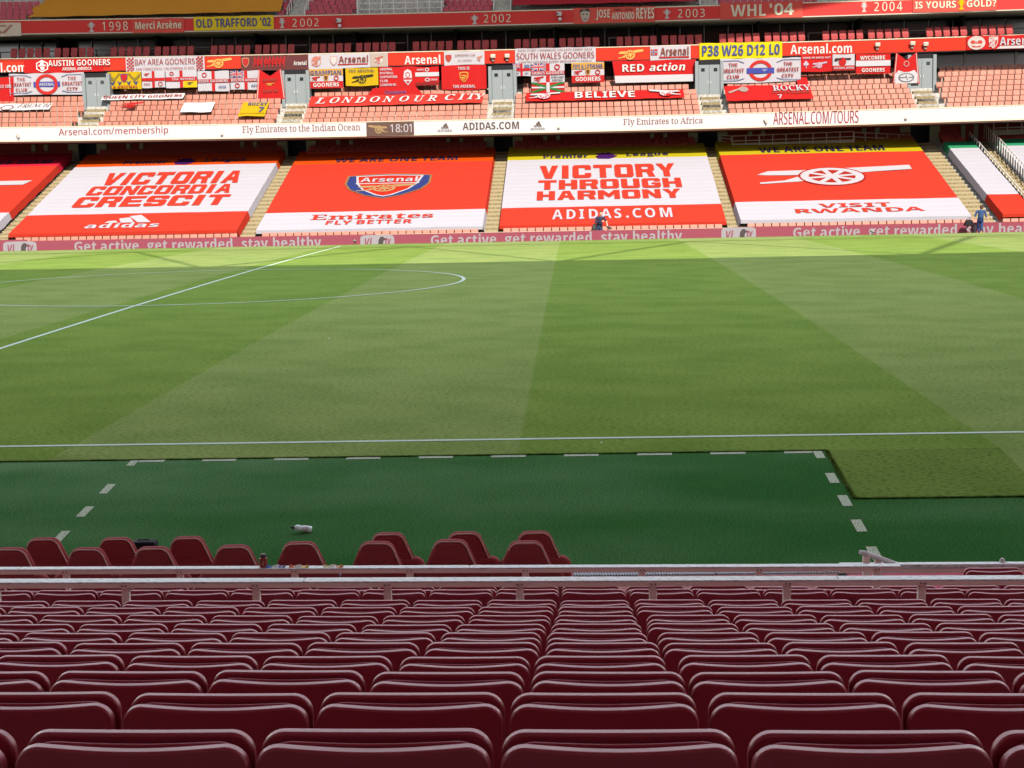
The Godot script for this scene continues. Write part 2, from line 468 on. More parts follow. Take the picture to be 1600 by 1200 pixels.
# ------------------------------------------------------------------ the scene
func _ready() -> void:
	rng.seed = 20
	cam = Camera3D.new()
	cam.name = "camera"
	add_child(cam)
	cam.transform = Transform3D(Basis.from_euler(Vector3(-0.12695, 0.04006, -0.020584), EULER_ORDER_YXZ), Vector3(13.0742, 3.7758, 23.2703))
	cam.fov = rad_to_deg(2.0 * atan(600.0 / 2564.2))
	cam.near = 0.1
	cam.far = 1500.0
	cam.current = true
	var sky := ProceduralSkyMaterial.new()
	sky.sky_top_color = Color(0.66, 0.70, 0.75)
	sky.sky_horizon_color = Color(0.90, 0.89, 0.87)
	sky.sky_curve = 0.16
	sky.ground_bottom_color = Color(0.3, 0.3, 0.3)
	sky.ground_horizon_color = Color(0.6, 0.62, 0.62)
	sky.sky_energy_multiplier = 1.38
	sky.sun_angle_max = 4.0
	var env := Environment.new()
	env.background_mode = Environment.BG_SKY
	env.sky = Sky.new()
	env.sky.sky_material = sky
	env.tonemap_mode = Environment.TONE_MAPPER_LINEAR
	env.tonemap_exposure = 3.1
	env.sdfgi_enabled = true
	env.ssao_enabled = true
	env.ssil_enabled = true
	var we := WorldEnvironment.new()
	we.name = "world"
	we.environment = env
	add_child(we)
	var sun := DirectionalLight3D.new()
	sun.name = "sun"
	add_child(sun)
	sun.basis = Basis.looking_at(Vector3(-0.3, -0.82, -1.0))
	sun.light_energy = 1.25
	sun.light_color = Color(1.0, 0.965, 0.91)
	sun.light_angular_distance = 0.5
	sun.shadow_enabled = true
	make_materials()
	ground_and_pitch()
	runoff()
	near_stand()
	far_stand_lower()
	far_stand_club()
	far_stand_upper()
	roofs()
	near_seats()
	rails()
	dugout()
	lower_cloths()
	ribbons()
	club_seats()
	box_and_upper_seats()
	boards()
	balcony_banners()
	fan_banners()
	fascia_banners()
	tier_railings()
	people()
	small_things()

func make_materials() -> void:
	m.print = mat(.56, .56, .56, 0.8, 0.1)
	m.print.vertex_color_use_as_albedo = true
	m.grass = mat(1, 1, 1, 0.95, 0.0)
	m.grass.vertex_color_use_as_albedo = true
	m.grass.albedo_texture = noise_tex(2048, 0.034, 4, ramp([[0.0, .56], [0.2, .72], [0.32, .86], [0.55, .92], [0.75, .95], [1.0, 1.0]]), 3)
	m.grass.detail_enabled = true
	m.grass.detail_blend_mode = BaseMaterial3D.BLEND_MODE_MUL
	m.grass.detail_albedo = noise_tex(1024, 0.012, 5, ramp([[0.0, .86, .90, .84], [0.45, .94, .95, .93], [0.6, .97, .97, .95], [1.0, 1.0, 1.0, 1.0]]), 9)
	m.grass.detail_uv_layer = BaseMaterial3D.DETAIL_UV_2
	m.grass.uv1_scale = Vector3(0.135, 0.19, 1)
	m.grass.uv2_scale = Vector3(0.029, 0.037, 1)
	m.turf = mat(1, 1, 1, 0.95, 0.0)
	m.turf.vertex_color_use_as_albedo = true
	m.turf.albedo_texture = noise_tex(2048, 0.075, 5, ramp([[0.0, .50], [0.3, .74], [0.6, .88], [1.0, 1.0]]), 5)
	m.turf.uv1_triplanar = true
	m.turf.uv1_world_triplanar = true
	m.turf.uv1_scale = Vector3(0.17, 0.17, 0.21)
	m.soil = mat(.045, .06, .02, 0.95, 0.1)
	m.line = mat(.40, .47, .40, 0.85, 0.2)
	m.line.albedo_texture = noise_tex(512, 0.06, 4, ramp([[0.0, .6], [0.35, .85], [0.6, .97], [1.0, 1.0]]), 8)
	m.line.uv1_triplanar = true
	m.line.uv1_world_triplanar = true
	m.line.uv1_scale = Vector3(1.3, 1.3, 1.3)
	m.dash = mat(.52, .52, .46, 0.85, 0.2)
	m.dash.albedo_texture = noise_tex(512, 0.07, 4, ramp([[0.0, .15, .3, .15], [0.40, .45, .55, .42], [0.5, .88, .88, .84], [1.0, 1.0, 1.0, .96]]), 8)
	m.dash.uv1_triplanar = true
	m.dash.uv1_world_triplanar = true
	m.dash.uv1_scale = Vector3(1.6, 1.6, 1.6)
	m.concrete = mat(.34, .32, .29, 0.9, 0.2)
	m.concrete.albedo_texture = noise_tex(512, 0.02, 5, ramp([[0.0, .7], [0.5, .9], [1.0, 1.0]]), 12)
	m.concrete.uv1_triplanar = true
	m.concrete.uv1_world_triplanar = true
	m.concrete.uv1_scale = Vector3(0.4, 0.4, 0.4)
	m.step = mat(.195, .155, .088, 0.9, 0.1)
	m.step.albedo_texture = m.concrete.albedo_texture
	m.step.uv1_triplanar = true
	m.step.uv1_world_triplanar = true
	m.step.uv1_scale = Vector3(0.5, 0.5, 0.5)
	m.club_step = mat(.15, .118, .066, 0.9, 0.1)
	m.nosing = mat(.215, .175, .105, 0.85, 0.1)
	m.maroon = mat(.28, .020, .040, 0.40, 0.52)
	m.maroon.normal_enabled = true
	m.maroon.normal_texture = noise_tex(512, 0.18, 2, null, 31, FastNoiseLite.TYPE_SIMPLEX_SMOOTH, true)
	m.maroon.normal_scale = 0.12
	m.maroon.uv1_triplanar = true
	m.maroon.uv1_scale = Vector3(9, 9, 9)
	m.pad = mat(.28, .018, .042, 0.42, 0.4)
	m.pad.normal_enabled = true
	m.pad.normal_texture = m.maroon.normal_texture
	m.pad.normal_scale = 0.2
	m.pad.uv1_triplanar = true
	m.pad.uv1_scale = Vector3(7, 7, 7)
	m.leather = mat(.245, .034, .039, 0.7, 0.2)
	m.leather.normal_enabled = true
	m.leather.normal_texture = m.maroon.normal_texture
	m.leather.normal_scale = 0.25
	m.leather.uv1_triplanar = true
	m.leather.uv1_scale = Vector3(5, 5, 5)
	m.piping = mat(.50, .25, .23, 0.6)
	m.black = mat(.012, .012, .014, 0.6)
	m.dark = mat(.010, .010, .012, 0.7, 0.2)
	m.iron = mat(.10, .09, .09, 0.5)
	m.rail = mat(.60, .60, .62, 0.45, 0.4)
	m.rail.albedo_texture = noise_tex(512, 0.03, 5, ramp([[0.0, .62, .58, .54], [0.32, .86, .85, .84], [0.5, .97, .97, .97], [1.0, 1.0, 1.0, 1.0]]), 17)
	m.rail.uv1_triplanar = true
	m.rail.uv1_world_triplanar = true
	m.rail.uv1_scale = Vector3(0.9, 2.5, 2.5)
	m.rail_side = mat(.66, .54, .50, 0.6, 0.3)
	m.track = mat(.36, .14, .14, 0.9, 0.2)
	m.track.albedo_texture = noise_tex(512, 0.05, 4, ramp([[0.0, .75], [0.5, .92], [1.0, 1.0]]), 21)
	m.track.uv1_triplanar = true
	m.track.uv1_world_triplanar = true
	m.track_red = mat(.42, .075, .11, 0.9, 0.2)
	m.track_red.albedo_texture = m.track.albedo_texture
	m.track_red.uv1_triplanar = true
	m.track_red.uv1_world_triplanar = true
	m.steel = mat(.36, .38, .42, 0.5, 0.3)
	m.galv = mat(.36, .35, .33, 0.5, 0.4)
	m.wall_red = mat(.22, .022, .025, 0.7, 0.3)
	m.pillar = mat(.26, .25, .21, 0.85, 0.2)
	m.doorway = mat(.012, .016, .024, 0.6, 0.3)
	m.grey_door = mat(.125, .14, .147, 0.5, 0.3)
	m.glass = mat(.012, .016, .02, 0.12, 0.5)
	m.frame = mat(.30, .31, .31, 0.5, 0.4)
	m.club_red = []
	for k in [[.24, .086, .056], [.225, .076, .049], [.25, .094, .064]]:
		m.club_red.append(mat(k[0], k[1], k[2], 0.55, 0.4))
	m.box_red = mat(.21, .026, .026, 0.6, 0.3)
	m.up_red = mat(.26, .04, .055, 0.6, 0.3)
	m.fascia = mat(.30, .022, .02, 0.6, 0.2)
	m.cream = mat(.36, .31, .23, 0.8, 0.2)
	m.ribbon = mat(.272, .278, .290, 0.6, 0.2)
	m.soffit = mat(.16, .09, .08, 0.8, 0.2)
	m.red_cloth = mat(.265, .021, .012, 0.85, 0.05)
	m.white_cloth = mat(.235, .225, .25, 0.85, 0.05)
	m.orange_cloth = mat(.30, .034, .003, 0.85, 0.05)
	m.yellow_cloth = mat(.22, .18, .006, 0.85, 0.05)
	m.green_cloth = mat(.016, .135, .062, 0.85, 0.05)
	m.pink_cloth = mat(.27, .009, .022, 0.85, 0.05)
	m.navy = mat(.012, .008, .03, 0.8, 0.2)
	m.flag_red = mat(.235, .009, .009, 0.8, 0.1)
	m.flag_white = mat(.23, .22, .24, 0.8, 0.1)
	m.flag_yellow = mat(.25, .165, .006, 0.8, 0.1)
	m.flag_gold = mat(.22, .12, .025, 0.8, 0.1)
	m.bright = mat(.29, .285, .28, 0.8, 0.1)
	m.laid_white = mat(.33, .32, .33, 0.8, 0.1)
	m.blue_ink = mat(.035, .045, .12, 0.8, 0.1)
	m.red_ink = mat(.15, .012, .012, 0.8, 0.1)
	m.pale_ink = mat(.11, .03, .022, 0.8, 0.1)
	m.grey_ink = mat(.055, .035, .03, 0.8, 0.1)
	m.cream_ink = mat(.33, .31, .24, 0.8, 0.1)
	m.board_pink = mat(.145, .034, .048, 0.6, 0.1)
	m.board_ink = mat(.165, .145, .155, 0.6, 0.1)
	m.roof = mat(.62, .62, .62, 0.8, 0.2)
	m.salmon = mat(.30, .11, .08, 0.7, 0.2)

# ------------------------------------------------------------------ pitch
func crown(z: float) -> float:
	return 0.14766 * (1.0 - pow((z + 34.0) / 34.0, 2.0))

func lie(z: float) -> float:     # height of the grass, with its fall towards the dugouts
	return crown(z) if z < 0.6 else crown(0.6) - 0.006 * (z - 0.6) if z < 1.25 else crown(0.6) - 0.004 - 0.095 * (z - 1.25)

func turf_at(z: float) -> float:
	return -0.035 - 0.095 * (z - 1.4)

func sheet(g: Geo, x0: float, x1: float, zs: Array, height: Callable, col := Color.WHITE) -> void:
	for i in zs.size() - 1:
		var a: float = zs[i]
		var b: float = zs[i + 1]
		var ya: float = height.call(a)
		var yb: float = height.call(b)
		g.flat_uv([Vector3(x0, ya, a), Vector3(x1, ya, a), Vector3(x1, yb, b), Vector3(x0, yb, b)], [Vector2(x0, a), Vector2(x1, a), Vector2(x1, b), Vector2(x0, b)], col)

func steps_between(a: float, b: float, k: int) -> Array:
	var o := []
	for i in k + 1:
		o.append(lerpf(a, b, float(i) / k))
	return o

func with_uv2(am: ArrayMesh) -> ArrayMesh:
	var a := am.surface_get_arrays(0)
	var uv: PackedVector2Array = a[Mesh.ARRAY_TEX_UV]
	var uv2 := PackedVector2Array()
	for p in uv:
		uv2.append(Vector2(p.x * 0.94 + p.y * 0.31, p.y * 0.94 - p.x * 0.31))
	a[Mesh.ARRAY_TEX_UV2] = uv2
	var o := ArrayMesh.new()
	o.add_surface_from_arrays(Mesh.PRIMITIVE_TRIANGLES, a)
	return o

func ground_and_pitch() -> void:
	var g := Geo.new()
	g.quad(Vector3(-400, -1.6, 400), Vector3(400, -1.6, 400), Vector3(400, -1.6, -400), Vector3(-400, -1.6, -400))
	struct("ground", g.mesh(), m.concrete)
	# mown stripes run from touchline to touchline, each a little lighter or darker as the blades lie
	g = Geo.new()
	var light := Color(.190, .236, .076)
	var deep := Color(.152, .212, .049)
	for k in range(-10, 9):
		var x0 := -0.75 + 6.5 * k
		var col := deep if posmod(k, 2) == 0 else light
		sheet(g, x0, x0 + 6.5, steps_between(1.22, -70.6, 60), lie, col)
	# the tongue of grass beside the technical area
	sheet(g, 16.42, 18.75, steps_between(3.47, 1.22, 3), lie, deep.darkened(0.1))
	sheet(g, 18.75, 25.25, steps_between(3.47, 1.22, 3), lie, light)
	sheet(g, 25.25, 56.0, steps_between(3.47, 1.22, 3), lie, deep)
	struct("grass_field", with_uv2(g.mesh()), m.grass)
	g = Geo.new()
	g.quad(Vector3(-66, turf_at(1.22) - 0.05, 1.22), Vector3(16.42, turf_at(1.22) - 0.05, 1.22), Vector3(16.42, lie(1.22), 1.22), Vector3(-66, lie(1.22), 1.22))
	g.quad(Vector3(16.42, turf_at(3.47) - 0.05, 3.47), Vector3(56, turf_at(3.47) - 0.05, 3.47), Vector3(56, lie(3.47), 3.47), Vector3(16.42, lie(3.47), 3.47))
	g.quad(Vector3(16.42, turf_at(1.22) - 0.05, 1.22), Vector3(16.42, turf_at(3.47) - 0.05, 3.47), Vector3(16.42, lie(3.47), 3.47), Vector3(16.42, lie(1.22), 1.22))
	grass_blades(deep)
	struct("grass_field_edge", g.mesh(), m.soil)
	var up := func(z: float) -> float: return lie(z) + 0.006
	g = Geo.new()
	sheet(g, -52, 52, [0.06, -0.06], up)
	struct("field_line_marking", g.mesh(), m.line)
	g = Geo.new()
	sheet(g, -52, 52, [-67.94, -68.06], up)
	struct("field_line_marking", g.mesh(), m.line)
	g = Geo.new()
	sheet(g, -0.06, 0.06, steps_between(-0.064, -67.936, 60), up)
	struct("field_line_marking", g.mesh(), m.line)
	g = Geo.new()
	for i in 144:
		var q := []
		for w in [[i, 9.21], [i, 9.09], [i + 1, 9.09], [i + 1, 9.21]]:
			var a: float = TAU * w[0] / 144.0
			var z: float = -34.0 + w[1] * sin(a)
			q.append(Vector3(w[1] * cos(a), lie(z) + 0.011, z))
		g.quad(q[3], q[2], q[1], q[0])
	struct("field_line_marking", g.mesh(), m.line)

# a fringe of standing blades along the cut edge of the turf
func grass_blades(deep: Color) -> void:
	var g := Geo.new()
	for i in 6:
		var a := i * 1.05 + 0.3
		var f := Vector3(cos(a), 0, sin(a)) * rng.randf_range(0.0, 0.02)
		var s := Vector3(-sin(a), 0, cos(a)) * 0.0028
		var tip := f + Vector3(rng.randf_range(-0.012, 0.012), rng.randf_range(0.012, 0.021), rng.randf_range(-0.012, 0.012))
		g.tri(f - s, f + s, tip)
	for i in g.n.size():
		g.n[i] = Vector3.UP
	var spots := []
	var tint := []
	for k in 8000:
		var along := rng.randf_range(4.2, 21.0)
		var z := 1.22 if along < 16.43 else 3.47
		if rng.randf() < 0.12:
			along = 16.43
			z = rng.randf_range(1.22, 3.47)
		spots.append(Transform3D(Basis(Vector3.UP, rng.randf() * TAU).scaled(Vector3.ONE * rng.randf_range(0.8, 1.5)), Vector3(along + rng.randf_range(-0.02, 0.02), lie(z) - 0.012, z + rng.randf_range(-0.035, 0.012))))
		tint.append(deep * rng.randf_range(0.9, 1.7))
	var mm := MultiMesh.new()
	mm.transform_format = MultiMesh.TRANSFORM_3D
	mm.use_colors = true
	mm.mesh = g.mesh()
	mm.instance_count = spots.size()
	for i in spots.size():
		mm.set_instance_transform(i, spots[i])
		mm.set_instance_color(i, tint[i])
	var mi := MultiMeshInstance3D.new()
	mi.name = "grass"
	mi.multimesh = mm
	var bm := mat(1, 1, 1, 0.9, 0.0)
	bm.vertex_color_use_as_albedo = true
	mi.material_override = bm
	add_child(mi)
	tag(mi, "short green grass blades along the near edge of the field", "grass", "", "stuff")

func runoff() -> void:
	var g := Geo.new()
	# random mottle, and pale sheen painted into the turf colours along front and left
	var sheen_mottle := FastNoiseLite.new()
	sheen_mottle.seed = 4
	sheen_mottle.frequency = 0.32
	sheen_mottle.fractal_octaves = 4
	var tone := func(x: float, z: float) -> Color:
		var k := clampf(0.34 + 0.9 * sheen_mottle.get_noise_2d(x * 0.55, z * 1.5), 0.0, 1.0) * 0.5
		k += 0.75 * exp(-pow((z - 1.3) / 1.1, 2.0)) * (1.0 - smoothstep(8.0, 15.0, x)) * (0.6 + sheen_mottle.get_noise_2d(x * 1.3 + 40.0, z * 2.0))
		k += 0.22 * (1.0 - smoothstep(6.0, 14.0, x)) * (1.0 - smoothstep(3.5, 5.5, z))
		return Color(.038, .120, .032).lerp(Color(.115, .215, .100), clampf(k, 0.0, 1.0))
	var cols := []
	for i in 121:
		cols.append(lerpf(2.0, 22.0, i / 120.0) if i > 0 and i < 120 else (-66.0 if i == 0 else 66.0))
	for i in 120:
		for j in 26:
			var z0 := lerpf(1.2, 5.9, j / 26.0)
			var z1 := lerpf(1.2, 5.9, (j + 1) / 26.0)
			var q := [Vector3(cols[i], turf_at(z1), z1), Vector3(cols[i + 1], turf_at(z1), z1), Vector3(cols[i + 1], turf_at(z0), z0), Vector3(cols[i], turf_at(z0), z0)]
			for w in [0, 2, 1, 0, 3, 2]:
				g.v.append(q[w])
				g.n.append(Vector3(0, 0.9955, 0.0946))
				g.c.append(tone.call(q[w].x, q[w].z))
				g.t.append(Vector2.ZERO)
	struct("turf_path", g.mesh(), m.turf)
	g = Geo.new()
	g.quad(Vector3(-66, -0.06, -70.55), Vector3(66, -0.06, -70.55), Vector3(66, -0.5, -73.6), Vector3(-66, -0.5, -73.6), Color(.036, .108, .040))
	struct("turf_path", g.mesh(), m.turf)
	# dashes of the technical area, each a painted block
	var mark := func(x0: float, x1: float, z0: float, z1: float) -> void:
		var d := Geo.new()
		d.quad(Vector3(x0, turf_at(z1) + 0.006, z1), Vector3(x1, turf_at(z1) + 0.006, z1), Vector3(x1, turf_at(z0) + 0.006, z0), Vector3(x0, turf_at(z0) + 0.006, z0))
		struct("turf_path_marking", d.mesh(), m.dash)
	for k in 10:
		mark.call(7.05 + 0.99 * k if k == 0 else 6.94 + 0.99 * k, 6.94 + 0.99 * k + (0.47 if k < 9 else 0.38), 1.24, 1.34)
	for k in 5:
		mark.call(6.93, 7.04, 1.24 + 0.99 * k + (0.0 if k == 0 else 0.17), 1.24 + 0.99 * k + (0.27 if k == 0 else 0.60))
		mark.call(16.24, 16.36, 1.24 + 0.99 * k + (0.0 if k == 0 else 0.10), 1.24 + 0.99 * k + (0.36 if k == 0 else 0.55))
	# drain along the foot of the turf, then the perimeter track
	g = Geo.new()
	g.box(Vector3(12, -0.56, 6.01), Vector3(60, 0.1, 0.22))
	struct("path_drain", g.mesh(), m.black)
	g = Geo.new()
	var x := 5.0
	while x < 22.0:
		g.box(Vector3(x, -0.495, 6.01), Vector3(0.013, 0.02, 0.215), Basis(Vector3.UP, 0.2 if x < 14.5 else 0.5))
		x += 0.030
	tag(obj("drain_grating", g.mesh(), m.steel), "steel drain grating of close slanted bars along the turf edge", "grating", "", "stuff")
	g = Geo.new()
	g.box(Vector3(-20, -0.62, 7.2), Vector3(71.6, 0.24, 2.16))
	struct("path", g.mesh(), m.track)
	g = Geo.new()
	g.box(Vector3(35.9, -0.62, 7.2), Vector3(40, 0.24, 2.16))
	struct("path", g.mesh(), m.track_red)

# ------------------------------------------------------------------ near stand
const ROW_TOP := [2.704, 2.515, 2.322, 2.13, 1.944, 1.757, 1.573, 1.397, 1.227, 1.058, 0.859, 0.675]
func row_z(i: int) -> float:
	return 20.2 - 0.8 * i if i < 10 else [11.95, 11.15][i - 10]

func tread(i: int) -> float:
	return ROW_TOP[i] - 0.86 if i >= 0 else ROW_TOP[0] - 0.86 - 0.19 * i

func near_stand() -> void:
	var t := thing("near_stand", "shaded concrete stand of low steps under the rows of maroon padded seats", "stand")
	var g := Geo.new()
	for i in range(-14, 12):
		var z := row_z(i)
		var far: float = z - 0.55
		if i == 9: far = 12.2
		if i == 11: far = 10.5
		var near: float = row_z(i - 1) - 0.55 if i != 10 else 12.2
		var y := tread(i)
		g.quad(Vector3(-40, y, near), Vector3(60, y, near), Vector3(60, y, far), Vector3(-40, y, far))
		var low := tread(i + 1) if i < 11 else -0.75
		g.quad(Vector3(-40, y, far), Vector3(60, y, far), Vector3(60, low, far), Vector3(-40, low, far))
	obj("terrace", g.mesh(), m.concrete, t)
	g = Geo.new()
	g.box(Vector3(10, 4.6, 34.5), Vector3(100, 10, 0.4))
	obj("back_wall", g.mesh(), m.wall_red, t)
	g = Geo.new()
	for i in 24:
		g.box(Vector3(10, 9.4 + 0.5 * i, 30.0 + 0.85 * i), Vector3(100, 0.9, 0.9))
	g.box(Vector3(10, 29.5, 51.0), Vector3(150, 23, 0.5))
	obj("upper_tier", g.mesh(), m.salmon, t)
	g = Geo.new()
	g.box(Vector3(10, 9.5, 29.45), Vector3(100, 1.4, 0.2))
	g.box(Vector3(10, 8.85, 36.0), Vector3(100, 0.1, 13.0))
	obj("white_fascia", g.mesh(), m.roof, t)
	g = Geo.new()
	g.box(Vector3(10, -0.86, 9.3), Vector3(100, 0.2, 2.42))
	obj("dugout_base", g.mesh(), m.concrete, t)

func roofs() -> void:
	# the opposite roof hangs its lip over the touchline; ours shades us and most of the pitch
	var g := Geo.new()
	var edge := []
	for k in 29:
		var x := -70.0 + 5.0 * k
		var y := 37.05 + clampf((x - 27.0) * 0.165, 0.0, 4.0)
		edge.append(Vector3(x, y, -62.0))
	for k in 28:
		var a: Vector3 = edge[k]
		var b: Vector3 = edge[k + 1]
		g.quad(a, b, b + Vector3(0, 7, -52), a + Vector3(0, 7, -52))
		g.quad(a + Vector3(0, 0.9, 0), a, b, b + Vector3(0, 0.9, 0))
		g.quad(b + Vector3(0, 0.9, 0), b + Vector3(0, 8.4, -52), a + Vector3(0, 8.4, -52), a + Vector3(0, 0.9, 0))
	struct("far_roof", g.mesh(), m.roof)
	g = Geo.new()
	for k in 28:
		var x0 := -70.0 + 5.0 * k
		var e := []
		for x in [x0, x0 + 5.0]:
			e.append(Vector3(x, 31.5, -6.8 - 0.0016 * pow(clampf(x - 27.0, -32.0, 32.0), 2.0)))
		g.quad(e[0], e[1], e[1] + Vector3(0, 7, 63), e[0] + Vector3(0, 7, 63))
		g.quad(e[1] + Vector3(0, 0.8, 0), e[1] + Vector3(0, 8.4, 63), e[0] + Vector3(0, 8.4, 63), e[0] + Vector3(0, 0.8, 0))
		g.quad(e[0] + Vector3(0, 0.8, 0), e[0], e[1], e[1] + Vector3(0, 0.8, 0))
	# lattice girder in front of the lip
	for k in 9:
		var x := -36.0 + 15.0 * k
		var a := Vector3(x, 31.9, -6.6)
		var b := Vector3(x + 7.5, 33.6, -24.2)
		g.tube(a, b, 0.16)
		g.tube(b, a + Vector3(15, 0, 0), 0.13)
		g.tube(b, b + Vector3(15, 0, 0), 0.2)
	struct("near_roof", g.mesh(), m.roof)
	# the ends of the bowl, out of the picture, close the ring
	g = Geo.new()
	for s in [-1.0, 1.0]:
		var x: float = s * 66.0
		for k in 12:
			g.box(Vector3(x + s * 3.2 * k, 0.6 + 2.4 * k, -34), Vector3(3.3, 2.6, 104))
		g.box(Vector3(x + s * 18.0, 36.5, -34), Vector3(42, 1.0, 104), Basis(Vector3(0, 0, 1), s * 0.12))
	struct("end_stand_terrain", g.mesh(), m.up_red)

# ------------------------------------------------------------------ far stand
const AISLES := [-21.3, -6.4, 8.15, 22.42, 37.1]      # stairs of the lower tier
const CLUB_AISLES := [-20.05, -6.1, 8.25, 22.45, 36.9]  # stairs and doorways of the tier above
const LOW_SLOPE := 0.288

func plane_y(z: float) -> float:
	return 0.75 + LOW_SLOPE * (-74.2 - z)

# a long piece that follows the rise of the bowl: a box bent along x
func bent_box(g: Geo, x0: float, x1: float, y0: float, y1: float, z0: float, z1: float, pieces := 24) -> void:
	for i in pieces:
		var a := lerpf(x0, x1, float(i) / pieces)
		var b := lerpf(x0, x1, float(i + 1) / pieces)
		var ra := rise(a)
		var rb := rise(b)
		g.quad(Vector3(a, y0 + ra, z0), Vector3(b, y0 + rb, z0), Vector3(b, y1 + rb, z0), Vector3(a, y1 + ra, z0))
		g.quad(Vector3(b, y0 + rb, z1), Vector3(a, y0 + ra, z1), Vector3(a, y1 + ra, z1), Vector3(b, y1 + rb, z1))
		g.quad(Vector3(a, y1 + ra, z0), Vector3(b, y1 + rb, z0), Vector3(b, y1 + rb, z1), Vector3(a, y1 + ra, z1))
		g.quad(Vector3(a, y0 + ra, z1), Vector3(b, y0 + rb, z1), Vector3(b, y0 + rb, z0), Vector3(a, y0 + ra, z0))

func far_stand_lower() -> void:
	var t := thing("lower_stand", "lower tier of the sunlit stand opposite with beige stairs between the cloths", "stand")
	var g := Geo.new()
	g.quad(Vector3(-48, -0.5, -73.5), Vector3(62, -0.5, -73.5), Vector3(62, 0.36, -73.5), Vector3(-48, 0.36, -73.5))
	for k in 24:
		var z := -73.5 - 0.8 * k
		var y := plane_y(z - 0.4) - 0.62
		g.quad(Vector3(-48, y, z), Vector3(62, y, z), Vector3(62, y, z - 0.8), Vector3(-48, y, z - 0.8))
		if k:
			g.quad(Vector3(-48, y - 0.24, z), Vector3(62, y - 0.24, z), Vector3(62, y, z), Vector3(-48, y, z))
	obj("terrace", g.mesh(), m.concrete, t)
	g = Geo.new()
	g.box(Vector3(8, 0.40, -73.46), Vector3(108, 0.07, 0.16))
	obj("front_coping", g.mesh(), m.cream, t)
	var st := Geo.new()
	st.box(Vector3(0, 0.06, 0.0), Vector3(1.3, 0.12, 0.40))
	var sm := st.mesh()
	for ax in AISLES + [40.75]:
		for k in 23:
			var z := -73.5 - 0.8 * k
			var y := plane_y(z - 0.4) - 0.62
			for h in 2:
				var o := obj("step", sm, m.step if h == 0 else m.nosing, t, Vector3(ax, y + 0.004 + (0.12 if h else 0.0), z - 0.2 - 0.4 * h))
				if h: o.scale.y = 1.0
	# the wall under the tier above, with doorways at the head of the stairs and pale pillars
	var wz := -93.0
	g = Geo.new()
	var xs := [-50.0]
	for ax in AISLES + [51.4]:
		xs.append(ax - 0.68)
		xs.append(ax + 0.68)
	xs.append(64.0)
	for i in range(0, xs.size(), 2):
		g.quad(Vector3(xs[i], 4.4, wz), Vector3(xs[i + 1], 4.4, wz), Vector3(xs[i + 1], 7.3, wz), Vector3(xs[i], 7.3, wz))
	obj("back_wall", g.mesh(), m.wall_red, t)
	for ax in AISLES + [51.4]:
		var d := Geo.new()
		d.box(Vector3(ax, 5.85, wz - 1.2), Vector3(1.36, 2.9, 0.1))
		for s in [-1, 1]:
			d.box(Vector3(ax + 0.71 * s, 5.85, wz - 0.6), Vector3(0.06, 2.9, 1.16))
		obj("doorway", d.mesh(), m.doorway, t)
		for s in [-1, 1]:
			var p := Geo.new()
			p.box(Vector3(ax + s * 1.02, 5.85, wz + 0.13), Vector3(0.68, 2.9, 0.24))
			obj("pillar", p.mesh(), m.pillar, t)
			for q in [2.95, 3.85]:
				var p2 := Geo.new()
				p2.box(Vector3(ax + s * q, 5.85, wz + 0.13), Vector3(0.27, 2.9, 0.24))
				obj("pillar", p2.mesh(), m.pillar, t)
	# rows of seats in the shade above the cloths
	var mm := MultiMesh.new()
	mm.transform_format = MultiMesh.TRANSFORM_3D
	mm.mesh = seat_mesh()
	var spots := []
	for r in 3:
		var z := -90.7 - 0.8 * r
		for k in 240:
			var x := -46.0 + 0.48 * k
			var clear := true
			for ax in AISLES + [40.75, 51.4]:
				if absf(x - ax) < 0.95: clear = false
			if clear:
				spots.append(Transform3D(Basis.IDENTITY, Vector3(x, plane_y(z) - 0.62, z)))
	mm.instance_count = spots.size()
	for i in spots.size():
		mm.set_instance_transform(i, spots[i])
	var mi := MultiMeshInstance3D.new()
	mi.name = "shaded_seats"
	mi.multimesh = mm
	mi.material_override = m.box_red
	add_child(mi)
	tag(mi, "dark red seats in deep shade under the overhang of the club tier", "seats", "", "stuff")

